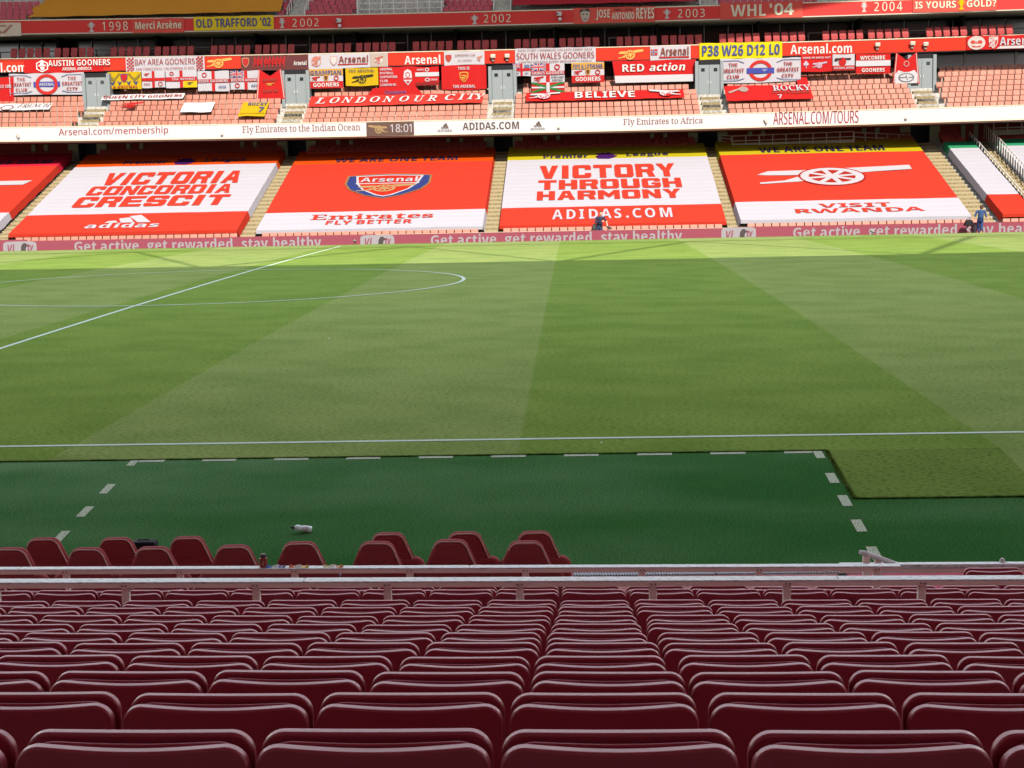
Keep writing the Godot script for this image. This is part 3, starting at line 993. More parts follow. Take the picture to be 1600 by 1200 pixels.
func far_stand_club() -> void:
	var t := thing("club_stand", "middle tier of the stand opposite with grey doors and dark windows behind the seats", "stand")
	var g := Geo.new()
	bent_box(g, -48, 62, 6.50, 6.9, -87.06, -94.4)        # the floor slab that shades the tier below
	for k in 9:
		var z := -87.5 - 0.8 * k
		bent_box(g, -48, 62, 6.9, 7.0 + 0.385 * k, z, z - 0.8)
	obj("terrace", g.mesh(), m.concrete, t)
	g = Geo.new()
	bent_box(g, -48, 62, 6.40, 6.50, -87.02, -92.9)
	obj("soffit", g.mesh(), m.soffit, t)
	var st := Geo.new()
	st.box(Vector3(0, 0.095, 0.0), Vector3(1.25, 0.19, 0.40))
	var sm := st.mesh()
	for ax in CLUB_AISLES:
		for k in 5:
			for h in 2:
				obj("step", sm, m.club_step if h == 0 else m.step, t, Vector3(ax, 6.81 + 0.385 * k + 0.19 * h + rise(ax) + 0.006, -87.7 - 0.8 * k - 0.4 * h))
		# the doorway is cut into the upper rows: two grey leaves and side walls
		var y0 := 8.74 + rise(ax)
		for s in [-1, 1]:
			var d := Geo.new()
			d.box(Vector3(0, 1.1, 0), Vector3(0.72, 2.2, 0.06))
			var leaf := obj("door", d.mesh(), m.grey_door, t, Vector3(ax + s * 0.37, y0, -91.55))
			var w := Geo.new()
			w.box(Vector3(0.06 * s, 1.86, 0.04), Vector3(0.24, 0.22, 0.03))
			obj("pane", w.mesh(), m.glass, leaf)
			var hd := Geo.new()
			hd.box(Vector3(-0.27 * s, 1.0, 0.05), Vector3(0.04, 0.2, 0.05))
			obj("handle", hd.mesh(), m.frame, leaf)
			var side := Geo.new()
			side.box(Vector3(ax + s * 0.86, y0 + 1.2, -91.9), Vector3(0.22, 2.5, 1.0))
			obj("door_jamb", side.mesh(), m.grey_door, t)
		var ln := Geo.new()
		ln.box(Vector3(ax, y0 + 2.36, -91.75), Vector3(1.5, 0.3, 0.5))
		obj("door_lintel", ln.mesh(), m.dark, t)
	# windows of the lounge behind the last row
	g = Geo.new()
	bent_box(g, -48, 62, 9.6, 11.6, -94.6, -94.9)
	obj("lounge_wall", g.mesh(), m.dark, t)
	for k in 31:
		var x := -47.0 + 3.5 * k
		var p := Geo.new()
		p.box(Vector3(x + 1.75, 10.75 + rise(x), -94.5), Vector3(3.3, 1.3, 0.05))
		var pn := obj("pane", p.mesh(), m.glass, t)
		var f := Geo.new()
		f.box(Vector3(x, 10.75 + rise(x), -94.44), Vector3(0.14, 1.5, 0.12))
		obj("window_frame", f.mesh(), m.frame, pn)

func far_stand_upper() -> void:
	var t := thing("upper_stand", "box balcony and upper tier of the stand opposite under its roof", "stand")
	var g := Geo.new()
	bent_box(g, -48, 62, 11.43, 12.22, -92.14, -97.6)
	obj("balcony_floor", g.mesh(), m.concrete, t)
	g = Geo.new()
	bent_box(g, -48, 62, 11.36, 11.43, -92.02, -94.5)
	obj("soffit", g.mesh(), m.dark, t)
	g = Geo.new()
	bent_box(g, -48, 62, 12.2, 14.3, -97.0, -97.3)
	obj("box_wall", g.mesh(), m.dark, t)
	# each box: sliding glass in frames, some with pale blinds
	for k in 15:
		var x := -34.2 + 7.1 * k - 7.1
		var dv := Geo.new()
		dv.box(Vector3(x + 3.55, 13.15, -95.6), Vector3(0.16, 1.9, 2.4))
		obj("box_partition", dv.mesh(), m.dark, t)
		for q in 4:
			var p := Geo.new()
			p.box(Vector3(x - 2.6 + 1.72 * q, 13.1, -96.9), Vector3(1.56, 1.8, 0.05))
			var pn := obj("pane", p.mesh(), m.glass, t)
			var f := Geo.new()
			f.box(Vector3(x - 2.6 + 1.72 * q + 0.82, 13.1, -96.85), Vector3(0.07, 1.85, 0.08))
			if rng.randf() < (0.75 if x < -8 or x > 28 else 0.25):
				f.box(Vector3(x - 2.6 + 1.72 * q, 13.35, -96.8), Vector3(1.3, 0.07, 0.06))
				f.box(Vector3(x - 2.6 + 1.72 * q - 0.6, 12.8, -96.8), Vector3(0.08, 1.1, 0.06))
			obj("window_frame", f.mesh(), m.frame if rng.randf() < 0.7 else m.steel, pn)
	g = Geo.new()
	bent_box(g, -48, 62, 14.0, 14.35, -91.75, -97.6)
	for k in 10:
		var z := -92.05 - 0.8 * k
		bent_box(g, -48, 62, 14.3, 14.62 + 0.385 * k, z, z - 0.8)
	obj("terrace", g.mesh(), m.concrete, t)
	g = Geo.new()
	bent_box(g, -48, 62, 14.62, 26.0, -100.3, -100.6)
	obj("back_wall", g.mesh(), m.wall_red, t)
	var st := Geo.new()
	st.box(Vector3(0, 0.095, 0), Vector3(1.1, 0.19, 0.4))
	var sm := st.mesh()
	for ax in [-6.0, 8.29, 22.5]:
		for k in 4:
			for h in 2:
				obj("step", sm, m.pillar if h == 0 else m.concrete, t, Vector3(ax, 14.62 + 0.385 * k + 0.19 * h + 0.006, -92.25 - 0.8 * k - 0.4 * h))

func seat_mesh() -> ArrayMesh:
	if not m.has("seat_mesh"):
		var g := Geo.new()
		var tilt := Basis(Vector3.RIGHT, -0.16)
		g.bevel_box(Vector3(0, 0.585, -0.03), Vector3(0.428, 0.34, 0.05), 0.02, tilt)
		g.bevel_box(Vector3(0, 0.40, 0.05), Vector3(0.41, 0.16, 0.05), 0.02, Basis(Vector3.RIGHT, 0.62))
		g.box(Vector3(0, 0.2, 0.0), Vector3(0.08, 0.38, 0.08))
		m.seat_mesh = g.mesh()
	return m.seat_mesh

func club_seats() -> void:
	var blocks := ["left of the first stairs", "between the first two stairs", "under the clock", "behind the longest red strip", "behind the running figure cloth", "right of the last stairs"]
	var ends := [-34.3, -20.05, -6.1, 8.25, 22.45, 36.9, 51.1]
	var count := 0
	var rest := []
	var proto: MeshInstance3D
	for k in 8:
		var z := -87.95 - 0.8 * k
		for b in 6:
			var lo: float = ends[b] + (0.78 if b else 0.0)
			var hi: float = ends[b + 1] - 0.78
			if k >= 5:
				lo += 0.42 if b else 0.0
				hi -= 0.42
			var n := int((hi - lo) / 0.478)
			var off: float = (0.24 if k % 2 else 0.0) if b in [0, 1, 5] else 0.0
			var shown := 0
			for i in n:
				var x := lo + 0.24 + 0.478 * i + (hi - lo - n * 0.478) / 2 + off * (0.5 if b == 1 else 1.0)
				var at := Vector3(x, 7.0 + 0.385 * k + rise(x), z)
				var px := seen_at(at + Vector3(0, .6, 0))
				var in_photo := px.x >= -8 and px.x <= 1608
				if in_photo and count < 300 and k < 3:
					var o: MeshInstance3D
					if proto == null:
						o = obj("plastic_seat", seat_mesh(), m.club_red[0])
						proto = o
					else:
						o = proto.duplicate()
						o.name = numbered("plastic_seat")
						add_child(o)
					o.material_override = m.club_red[(i * 7 + k * 3 + b) % 3]
					o.position = at
					o.rotation.y = rng.randf_range(-0.02, 0.02)
					tag(o, "salmon seat, %s from left, %s row of the block %s" % [ordinal(shown), ["front", "second", "third"][k], blocks[b]], "seat", "red seats of the club tier")
					count += 1
					shown += 1
				else:
					rest.append([Transform3D(Basis(Vector3.UP, rng.randf_range(-0.02, 0.02)), at), rng.randi() % 3])
	var mm := MultiMesh.new()
	mm.transform_format = MultiMesh.TRANSFORM_3D
	mm.use_colors = true
	mm.mesh = seat_mesh()
	mm.instance_count = rest.size()
	for i in rest.size():
		mm.set_instance_transform(i, rest[i][0])
		mm.set_instance_color(i, [Color(.24, .086, .056), Color(.225, .076, .049), Color(.25, .094, .064)][rest[i][1]])
	var mi := MultiMeshInstance3D.new()
	mi.name = "club_seats"
	mi.multimesh = mm
	var k2 := mat(1, 1, 1, 0.55, 0.4)
	k2.vertex_color_use_as_albedo = true
	mi.material_override = k2
	add_child(mi)
	tag(mi, "rows of salmon red plastic seats rising behind the front rows of the club tier", "seats", "", "stuff")

func box_and_upper_seats() -> void:
	# balcony seats in fives before the glass boxes
	var proto: MeshInstance3D
	var g := Geo.new()
	g.bevel_box(Vector3(0, 0.66, -0.06), Vector3(0.46, 0.46, 0.09), 0.04, Basis(Vector3.RIGHT, -0.14))
	g.bevel_box(Vector3(0, 0.40, 0.08), Vector3(0.46, 0.30, 0.09), 0.04)
	g.box(Vector3(0, 0.14, 0), Vector3(0.2, 0.26, 0.2))
	var bm := g.mesh()
	var n := 0
	for k in 10:
		var x0 := -27.15 + 7.1 * k
		for i in 10:
			var x := x0 + 0.95 + 0.58 * i + (0.22 if i > 4 else 0.0)
			var px := seen_at(Vector3(x, 12.9, -92.9))
			if px.x < -5 or px.x > 1605:
				continue
			var o: MeshInstance3D
			if proto == null:
				o = obj("cushioned_seat", bm, m.box_red)
				proto = o
			else:
				o = proto.duplicate()
				o.name = numbered("cushioned_seat")
				add_child(o)
			o.position = Vector3(x, 12.22 + rise(x), -92.95)
			tag(o, "red padded seat before the dark boxes, %s along the balcony counted from the left" % ordinal(n), "seat", "red seats on the box balcony")
			n += 1
	n = 0
	proto = null
	for k in 4:
		var idx := 0
		for i in 130:
			var x := -28.6 + 0.478 * i + (0.24 if k % 2 else 0.0)
			var open := x < -25.0 + 0.12 * k or (x > -5.3 and x < -1.9) or (x > 4.3 and x < 7.5) or (x > 23.2 and x < 30.0) or (x > -7.1 and x < -6.65)
			if not open:
				continue
			var at := Vector3(x, 14.62 + 0.385 * k + rise(x), -92.45 - 0.8 * k)
			var px := seen_at(at + Vector3(0, .75, 0))
			if px.x < -5 or px.x > 1605 or px.y < -8:
				continue
			var o: MeshInstance3D
			if proto == null:
				o = obj("faded_seat", seat_mesh(), m.up_red)
				proto = o
			else:
				o = proto.duplicate()
				o.name = numbered("faded_seat")
				add_child(o)
			o.position = at
			idx += 1
			var where := "left of the mustard sheet" if x < -20 else "by the stairs right of the mustard sheet" if x < -1.5 else "between white railing and next stairs" if x < 10 else "right of the dark red sheet"
			tag(o, "faded red upper seat, %s row, %s along, %s" % [["front", "second", "third", "fourth"][k], ordinal(idx - 1), where], "seat", "seats of the upper tier")
	# sheets laid over the upper seats
	var slope := Basis(Vector3.RIGHT, -PI / 2 + atan(0.481))
	var sheets := [["mustard sheet laid over upper tier seats with a slanted wavy edge", -24.9, -7.1, m.flag_gold, 0.14, -0.1], ["dark red sheet laid over upper tier seats beside the stairs", 9.0, 21.75, m.flag_red, 0.0, 0.0]]
	for s in sheets:
		var w: float = s[2] - s[1]
		var o := thing("seat_cover", s[0], "sheet", Vector3((s[1] + s[2]) / 2, 15.34, -92.2), slope)
		g = Geo.new()
		for i in 30:
			for j in 16:
				var q := []
				for c in [[i, j], [i + 1, j], [i + 1, j + 1], [i, j + 1]]:
					var u: float = c[0] / 30.0
					var y: float = c[1] * 0.7
					var x := lerpf(-w / 2 + s[4] * y / 2.0 + (0.25 * sin(y * 2.6) if s[4] > 0 else 0.0), w / 2 + s[5] * y / 2.0, u)
					q.append(Vector3(x, y, 0.03 * sin(y * 7.2) + 0.02 * sin(x * 2.1 + y)))
				g.quad(q[0], q[1], q[2], q[3])
		obj("cloth", g.mesh(), mat(.34, .155, .02, 0.8, 0.1) if s[4] > 0 else mat(.22, .012, .02, 0.8, 0.2), o)

# ------------------------------------------------------------------ cloths over the lower tier
func band(parent: Node, w: float, s0: float, s1: float, mt: Material, left := true, right := true, foot := false) -> void:
	var g := Geo.new()
	var rows := maxi(2, int((s1 - s0) / 0.14))
	var wav := func(s: float) -> float: return 0.006 * sin(s * TAU / 0.838) + 0.005 * sin(s * 2.3)
	for j in rows:
		var a := lerpf(s0, s1, float(j) / rows)
		var b := lerpf(s0, s1, float(j + 1) / rows)
		for i in 10:
			var xa := lerpf(-w / 2, w / 2, i / 10.0)
			var xb := lerpf(-w / 2, w / 2, (i + 1) / 10.0)
			g.quad(Vector3(xa, a, wav.call(a) + 0.008 * sin(xa * 1.7 + a)), Vector3(xb, a, wav.call(a) + 0.008 * sin(xb * 1.7 + a)), Vector3(xb, b, wav.call(b) + 0.008 * sin(xb * 1.7 + b)), Vector3(xa, b, wav.call(b) + 0.008 * sin(xa * 1.7 + b)))
		for s in [-1.0, 1.0]:
			if (s < 0 and not left) or (s > 0 and not right):
				continue
			var x: float = s * w / 2
			var da := 0.46 + 0.03 * sin(a * 3.1)
			var db := 0.46 + 0.03 * sin(b * 3.1)
			var q := [Vector3(x, a, wav.call(a)), Vector3(x, b, wav.call(b)), Vector3(x + s * 0.10, b, -db), Vector3(x + s * 0.10, a, -da)]
			if s > 0:
				g.quad(q[0], q[3], q[2], q[1])
			else:
				g.quad(q[0], q[1], q[2], q[3])
	if foot:
		for i in 10:
			var xa := lerpf(-w / 2, w / 2, i / 10.0)
			var xb := lerpf(-w / 2, w / 2, (i + 1) / 10.0)
			g.quad(Vector3(xa, s0 - 0.02, -0.2), Vector3(xb, s0 - 0.02, -0.2), Vector3(xb, s0, wav.call(s0)), Vector3(xa, s0, wav.call(s0)))
	obj("cloth", g.mesh(), mt, parent)

func lower_cloths() -> void:
	var b := Basis(Vector3.RIGHT, -PI / 2 + atan(LOW_SLOPE))
	var top := 17.7
	var defs := [
		["pink topped red cloth with a white bar print at the left edge", -36.0, -22.05],
		["white cloth with a Latin motto in red, orange top and red foot", -20.85, -7.05],
		["red cloth with a shield crest, orange top and white foot", -5.92, 7.62],
		["white cloth with the English motto in red, yellow top and red foot", 8.62, 22.0],
		["red cloth with a large white field gun, yellow top and white foot", 22.84, 36.3],
		["narrow white cloth with green top beside the stair railing", 38.1, 40.05],
		["white and green cloth at the right edge beyond the stair railing", 41.55, 55.0],
	]
	var o := []
	for d in defs:
		o.append(thing("seat_cloth", d[0], "cloth", Vector3((d[1] + d[2]) / 2, 0.75 + rise((d[1] + d[2]) / 2), -74.2), b, "printed cloths over the lower seats"))
	var w := []
	var cx := []
	for d in defs:
		w.append(d[2] - d[1])
		cx.append((d[1] + d[2]) / 2)
	band(o[0], w[0], 0.05, 4.0, m.white_cloth, true, true, true); band(o[0], w[0], 4.0, 14.6, m.red_cloth); band(o[0], w[0], 14.6, top, m.pink_cloth)
	band(o[1], w[1], 0.05, 3.75, m.red_cloth, true, true, true); band(o[1], w[1], 3.75, 14.55, m.white_cloth); band(o[1], w[1], 14.55, top, m.orange_cloth)
	band(o[2], w[2], 0.05, 3.45, m.white_cloth, true, true, true); band(o[2], w[2], 3.45, 14.3, m.red_cloth); band(o[2], w[2], 14.3, top, m.orange_cloth)
	band(o[3], w[3], 0.05, 3.55, m.red_cloth, true, true, true); band(o[3], w[3], 3.55, 14.3, m.white_cloth); band(o[3], w[3], 14.3, top, m.yellow_cloth)
	band(o[4], w[4], 0.05, 3.65, m.white_cloth, true, true, true); band(o[4], w[4], 3.65, 14.3, m.red_cloth); band(o[4], w[4], 14.3, top, m.yellow_cloth)
	band(o[5], w[5], 0.05, 4.0, m.red_cloth, true, true, true); band(o[5], w[5], 4.0, 14.5, m.white_cloth); band(o[5], w[5], 14.5, 16.2, m.green_cloth)
	band(o[6], w[6], 0.05, 4.0, m.red_cloth, true, true, true); band(o[6], w[6], 4.0, 14.5, m.white_cloth); band(o[6], w[6], 14.5, 16.2, m.green_cloth)
	block_text(o[1], "VICTORIA", LOW.victoria, cx[1], m.red_cloth)
	block_text(o[1], "CONCORDIA", LOW.concordia, cx[1], m.red_cloth)
	block_text(o[1], "CRESCIT", LOW.crescit, cx[1], m.red_cloth)
	block_text(o[3], "VICTORY", LOW.victory, cx[3], m.red_cloth)
	block_text(o[3], "THROUGH", LOW.through, cx[3], m.red_cloth)
	block_text(o[3], "HARMONY", LOW.harmony, cx[3], m.red_cloth)
	var put := func(i: int, s: String, r: Array, mt: Material, kind: String) -> void:
		text(o[i], s, r[0] - cx[i], r[1], r[2], r[3], mt, kind, 0.035)
	put.call(3, "ADIDAS.COM", LOW.adcom, m.white_cloth, "wide bold")
	put.call(2, "Emirates", LOW.emir, m.red_cloth, "serif bold")
	put.call(2, "FLY BETTER", LOW.fly, m.red_cloth, "bold")
	put.call(4, "VISIT", LOW.visit, m.red_cloth, "bold")
	put.call(4, "RWANDA", LOW.rwanda, m.red_cloth, "bold")
	put.call(2, "WE ARE ONE TEAM", LOW.we3, m.navy, "bold")
	put.call(4, "WE ARE ONE TEAM", LOW.we5, m.navy, "bold")
	put.call(0, "WE ARE ONE TEAM", [-26.9, 15.6, 8.3, 1.0], m.navy, "bold")
	for q in [[1, -13.44, 15.5], [3, 15.28, 14.97]]:
		var c: float = q[1] - cx[q[0]]
		text(o[q[0]], "Premier", c - 2.75, q[2], 3.0, 0.95, m.navy, "bold", 0.035)
		text(o[q[0]], "League", c + 2.75, q[2], 2.8, 1.1, m.navy, "bold", 0.035)
		var lp := Print.new()
		lp.z = 0.03
		lp.frame(c, q[2], 1.5, 1.7)
		lp.poly([[-.4, -.45], [.1, -.5], [.35, -.3], [.5, -.05], [.3, .05], [.4, .2], [.2, .25], [.1, .5], [-.02, .3], [-.2, .48], [-.22, .28], [-.5, .35], [-.35, .1], [-.5, -.1]], Color(.05, .01, .09))
		emblem(o[q[0]], lp)
	text(o[6], "WE ARE ONE TEAM", 0.0, 15.6, 8.3, 0.8, m.navy, "bold", 0.035)
	# three slanted bars above their word
	var p := Print.new()
	p.z = 0.03
	var r: Array = LOW.adidas2
	p.frame(r[0] - cx[1], r[1] + 0.55, 2.7, 1.5)
	var wc := Color(.42, .40, .43)
	p.poly([[-.5, -.5], [-.2, -.5], [-.27, -.2], [-.44, -.26]], wc)
	p.poly([[-.12, -.5], [.18, -.5], [.0, .2], [-.24, .06]], wc)
	p.poly([[.26, -.5], [.56, -.5], [.22, .5], [-.04, .36]], wc)
	emblem(o[1], p)
	text(o[1], "adidas", r[0] - cx[1] - 0.1, r[1] - 0.72, 4.5, 0.95, m.white_cloth, "bold", 0.035)
	# shield crest with a field gun
	p = Print.new()
	p.z = 0.03
	p.frame(LOW.crest[0] - cx[2], LOW.crest[1], LOW.crest[2], LOW.crest[3])
	p.shield(1.0, Color(.24, .13, .05))
	p.shield(0.95, Color(.03, .04, .16))
	p.poly([[-.40, .42], [0, .46], [.40, .42], [.36, .1], [.27, -.14], [.1, -.36], [0, -.42], [-.1, -.36], [-.27, -.14], [-.36, .1]], wc)
	p.poly([[-.37, .39], [0, .43], [.37, .39], [.33, .1], [.25, -.13], [.08, -.34], [0, -.39], [-.08, -.34], [-.25, -.13], [-.33, .1]], Color(.42, .026, .014))
	p.rect(-.37, .09, .37, .12, wc)
	p.frame(LOW.crest[0] - cx[2], LOW.crest[1] - 0.45, 3.7, 1.7)
	p.cannon(Color(.34, .22, .10), Color(.42, .026, .014))
	emblem(o[2], p)
	text(o[2], "Arsenal", LOW.crest[0] - cx[2] + 0.05, LOW.crest[1] + 1.35, 3.7, 1.05, m.white_cloth, "bold", 0.075)
	p = Print.new()
	p.z = 0.03
	p.frame(LOW.cannon[0] - cx[4], LOW.cannon[1], LOW.cannon[2], LOW.cannon[3])
	p.cannon(wc, Color(.30, .02, .014))
	emblem(o[4], p)
	p = Print.new()
	p.z = 0.03
	p.frame(-27.0 - cx[0], 10.5, 8.6, 1.0)
	p.poly([[-.5, -.5], [.46, -.45], [.5, .5], [-.5, .4]], wc)
	emblem(o[0], p)
	# front row of folded seats under the feet of the cloths
	var proto: MeshInstance3D
	var n := 0
	var g := Geo.new()
	g.bevel_box(Vector3(0, 0.56, -0.06), Vector3(0.43, 0.20, 0.05), 0.02, Basis(Vector3.RIGHT, -0.2))
	g.bevel_box(Vector3(0, 0.45, 0.03), Vector3(0.43, 0.05, 0.22), 0.02)
	g.box(Vector3(0, 0.22, 0), Vector3(0.3, 0.42, 0.08))
	var fm := g.mesh()
	for i in 140:
		var x := -22.0 + 0.478 * i
		var px := seen_at(Vector3(x, 0.5, -73.8))
		if px.x < -5 or px.x > 1605:
			continue
		var clear := true
		for ax in AISLES + [40.75]:
			if absf(x - ax) < 0.75: clear = false
		if not clear:
			continue
		var s: MeshInstance3D
		if proto == null:
			s = obj("tip_up_seat", fm, m.club_red[2])
			proto = s
		else:
			s = proto.duplicate()
			s.name = numbered("tip_up_seat")
			add_child(s)
		s.position = Vector3(x, -0.02, -73.82)
		tag(s, "pale red seat peeping out under the cloths, %s along the front row from the left" % ordinal(n), "seat", "front row seats of the lower tier")
		n += 1

# ------------------------------------------------------------------ ribbons and boards
func ribbons() -> void:
	var t := thing("ribbon_board", "long white ribbon board with red and brown lettering and a dark clock panel", "ribbon board")
	var g := Geo.new()
	bent_box(g, -48, 62, 6.56, 7.40, -86.95, -87.05)
	obj("panel", g.mesh(), m.ribbon, t)
	g = Geo.new()
	bent_box(g, -48, 62, 7.40, 7.46, -86.93, -87.1)
	obj("top_rail", g.mesh(), m.cream, t)
	g = Geo.new()
	bent_box(g, -48, 62, 6.48, 6.56, -86.94, -87.05)
	obj("bottom_trim", g.mesh(), m.cream, t)
	var z := -86.93
	var put := func(s: String, r: Array, mt: Material, kind: String) -> void:
		var o := text(t, s, r[0], r[1], r[2], r[3], mt, kind, 0.0)
		o.position.z = z
	put.call("Arsenal.com/membership", RIB.member, m.red_ink, "regular")
	put.call("Fly Emirates to the Indian Ocean", RIB.indian, m.pale_ink, "serif")
	put.call("ADIDAS.COM", RIB.adcom, m.grey_ink, "bold")
	put.call("Fly Emirates to Africa", RIB.africa, m.pale_ink, "serif")
	put.call("ARSENAL.COM/TOURS", RIB.tours, m.red_ink, "regular")
	put.call("Fly Emirates to the Indian Ocean", [48.0, 7.28, 7.9, .59], m.pale_ink, "serif")
	for r in [RIB.adia, RIB.adib]:
		put.call("adidas", [r[0], r[1] - 0.20, r[2], 0.2], m.grey_ink, "regular")
		var p := Print.new()
		p.z = 0.0
		p.frame(r[0], r[1] + 0.1, 0.5, 0.36)
		var c := Color(.12, .09, .08)
		p.poly([[-.5, -.5], [-.2, -.5], [-.27, -.2], [-.44, -.26]], c)
		p.poly([[-.12, -.5], [.18, -.5], [.0, .2], [-.24, .06]], c)
		p.poly([[.26, -.5], [.56, -.5], [.22, .5], [-.04, .36]], c)
		var e := emblem(t, p)
		e.position.z = z
	var ck := Geo.new()
	var r: Array = RIB.clock
	ck.box(Vector3(r[0], r[1], -86.93), Vector3(r[2], r[3], 0.03))
	obj("clock_panel", ck.mesh(), mat(.045, .022, .014, 0.5, 0.4), t)
	text(t, "18:01", RIB.clockt[0], RIB.clockt[1], RIB.clockt[2], RIB.clockt[3], m.flag_white, "regular", 0.0).position.z = -86.91
	var cp := Print.new()
	cp.z = 0.0
	cp.frame(RIB.clockc[0], RIB.clockc[1], -RIB.clockc[2], RIB.clockc[3])
	cp.cannon(Color(.30, .20, .10))
	emblem(t, cp).position.z = -86.91
	# dirt marks on the ribbon, built as small raised fittings
	var n := 0
	for k in ["mark1", "mark2", "mark3", "mark4", "mark5"]:
		var q: Array = RIB[k]
		var o := thing("ribbon_mark", "grey dirt mark built as a fitting on the white ribbon, %s from the left" % ordinal(n), "fitting", Vector3(q[0], q[1], -86.90), Basis.IDENTITY, "dirt marks on the white ribbon")
		var b := Geo.new()
		b.box(Vector3(0, 0.02, 0.05), Vector3(0.12, q[3] * 0.5, 0.1), Basis(Vector3(0, 0, 1), 0.5))
		obj("housing", b.mesh(), m.pillar, o)
		b = Geo.new()
		b.tube(Vector3(0.04, -q[3] * 0.45, 0.02), Vector3(-0.02, q[3] * 0.1, 0.03), 0.03)
		obj("bracket", b.mesh(), m.iron, o)
		n += 1

func boards() -> void:
	var z := -72.5
	var spots := [[-29.5, 20.66, "left of the halfway line, beyond the photo edge"], [-8.85, 20.66, "below the crest cloth"], [11.83, 20.66, "below the English motto cloth"], [32.5, 20.66, "behind the walking person"]]
	var tx := ["", "text0", "text1", "text2"]
	var pl := ["", "pill0", "pill1", "pill2"]
	for i in 4:
		var c: float = spots[i][0]
		var w: float = spots[i][1]
		var t := thing("pitchside_board", "rose pink pitchside board with grey lettering, " + spots[i][2], "board", Vector3(c, 0, z), Basis.IDENTITY, "pitchside boards along the far touchline")
		var g := Geo.new()
		for k in 4:
			var pg := Geo.new()
			pg.box(Vector3(-w / 2 + w / 8 + w / 4 * k, 0.0, 0), Vector3(w / 4 - 0.006, 0.90, 0.10))
			obj("panel", pg.mesh(), m.board_pink, t, Vector3(0, rise(c) * 0.5, 0))
			g.box(Vector3(-w / 2 + w / 4 * k + 0.5, -0.15, -0.25), Vector3(0.06, 0.7, 0.4), Basis(Vector3.RIGHT, 0.35))
		obj("stay", g.mesh(), m.iron, t)
		var r: Array = BRD[tx[maxi(i, 1)]]
		text(t, "Get active, get rewarded, stay healthy", r[0] - spots[maxi(i, 1)][0], -0.02 + rise(c) * 0.5, 14.6, 0.84, m.board_ink, "bold", 0.06)
		var q: Array = BRD[pl[maxi(i, 1)]]
		var p := Print.new()
		p.z = 0.055
		p.frame(q[0] - spots[maxi(i, 1)][0], 0.03 + rise(c) * 0.5, 2.0, 0.82)
		var pill := []
		for k in 24:
			var a := TAU * k / 24.0
			pill.append([signf(cos(a)) * 0.5 * pow(absf(cos(a)), 0.35), signf(sin(a)) * 0.5 * pow(absf(sin(a)), 0.35)])
		p.poly(pill, Color(.30, .27, .29))
		var gd := Color(.075, .062, .06)
		p.poly([[-.18, -.34], [.02, -.32], [.16, -.02], [.16, -.4], [-.3, -.4]], gd)
		p.poly([[.02, -.32], [.04, .16], [.10, .36], [.18, .38], [.20, .28], [.28, .24], [.28, .14], [.19, .10], [.17, -.1], [.18, -.4]], gd)
		emblem(t, p)
		text(t, "Vi", q[0] - spots[maxi(i, 1)][0] - 0.55, 0.05 + rise(c) * 0.5, 0.42, 0.46, m.board_pink, "bold", 0.085, 0.15)
		text(t, "ty", q[0] - spots[maxi(i, 1)][0] + 0.62, 0.02 + rise(c) * 0.5, 0.34, 0.5, m.board_pink, "bold", 0.085, 0.15)

func fixture(at: Vector3, label: String) -> void:
	var o := thing("floodlight", label, "floodlight", at, Basis.IDENTITY, "small lamps on the balcony fronts")
	var g := Geo.new()
	g.bevel_box(Vector3(0, 0.08, 0.16), Vector3(0.34, 0.26, 0.12), 0.03, Basis(Vector3.RIGHT, 0.3))
	obj("housing", g.mesh(), m.frame, o)
	g = Geo.new()
	g.box(Vector3(0, 0.06, 0.23), Vector3(0.27, 0.19, 0.02), Basis(Vector3.RIGHT, 0.3))
	obj("lens", g.mesh(), m.cream_ink, o)
	g = Geo.new()
	g.tube(Vector3(0, -0.2, 0.02), Vector3(0, 0.02, 0.12), 0.03)
	g.box(Vector3(0, -0.2, 0.03), Vector3(0.16, 0.12, 0.06))
	obj("bracket", g.mesh(), m.iron, o)

func camera_box(at: Vector3, label: String) -> void:
	var o := thing("camera_housing", label, "camera", at, Basis.IDENTITY, "cameras on the upper front")
	var g := Geo.new()
	g.bevel_box(Vector3(0, 0.2, 0.2), Vector3(0.34, 0.24, 0.36), 0.03, Basis(Vector3.RIGHT, 0.25))
	obj("housing", g.mesh(), m.frame, o)
	g = Geo.new()
	g.bevel_box(Vector3(0.06, -0.16, 0.14), Vector3(0.2, 0.2, 0.2), 0.03)
	obj("junction_box", g.mesh(), m.frame, o)
	g = Geo.new()
	g.tube(Vector3(-0.13, 0.2, 0.36), Vector3(-0.13, 0.16, 0.44), 0.06)
	obj("lens", g.mesh(), m.black, o)
	g = Geo.new()
	g.tube(Vector3(0.06, -0.42, 0.02), Vector3(0.06, 0.2, 0.06), 0.025)
	obj("bracket", g.mesh(), m.iron, o)

# a stiff sheet fixed flat on a balcony front
func sign_sheet(called: String, label: String, r: Array, z: float, mt: Material, group := "", amp := 0.012) -> Dictionary:
	return cloth(called, label, "banner", r, z, mt, group, amp)

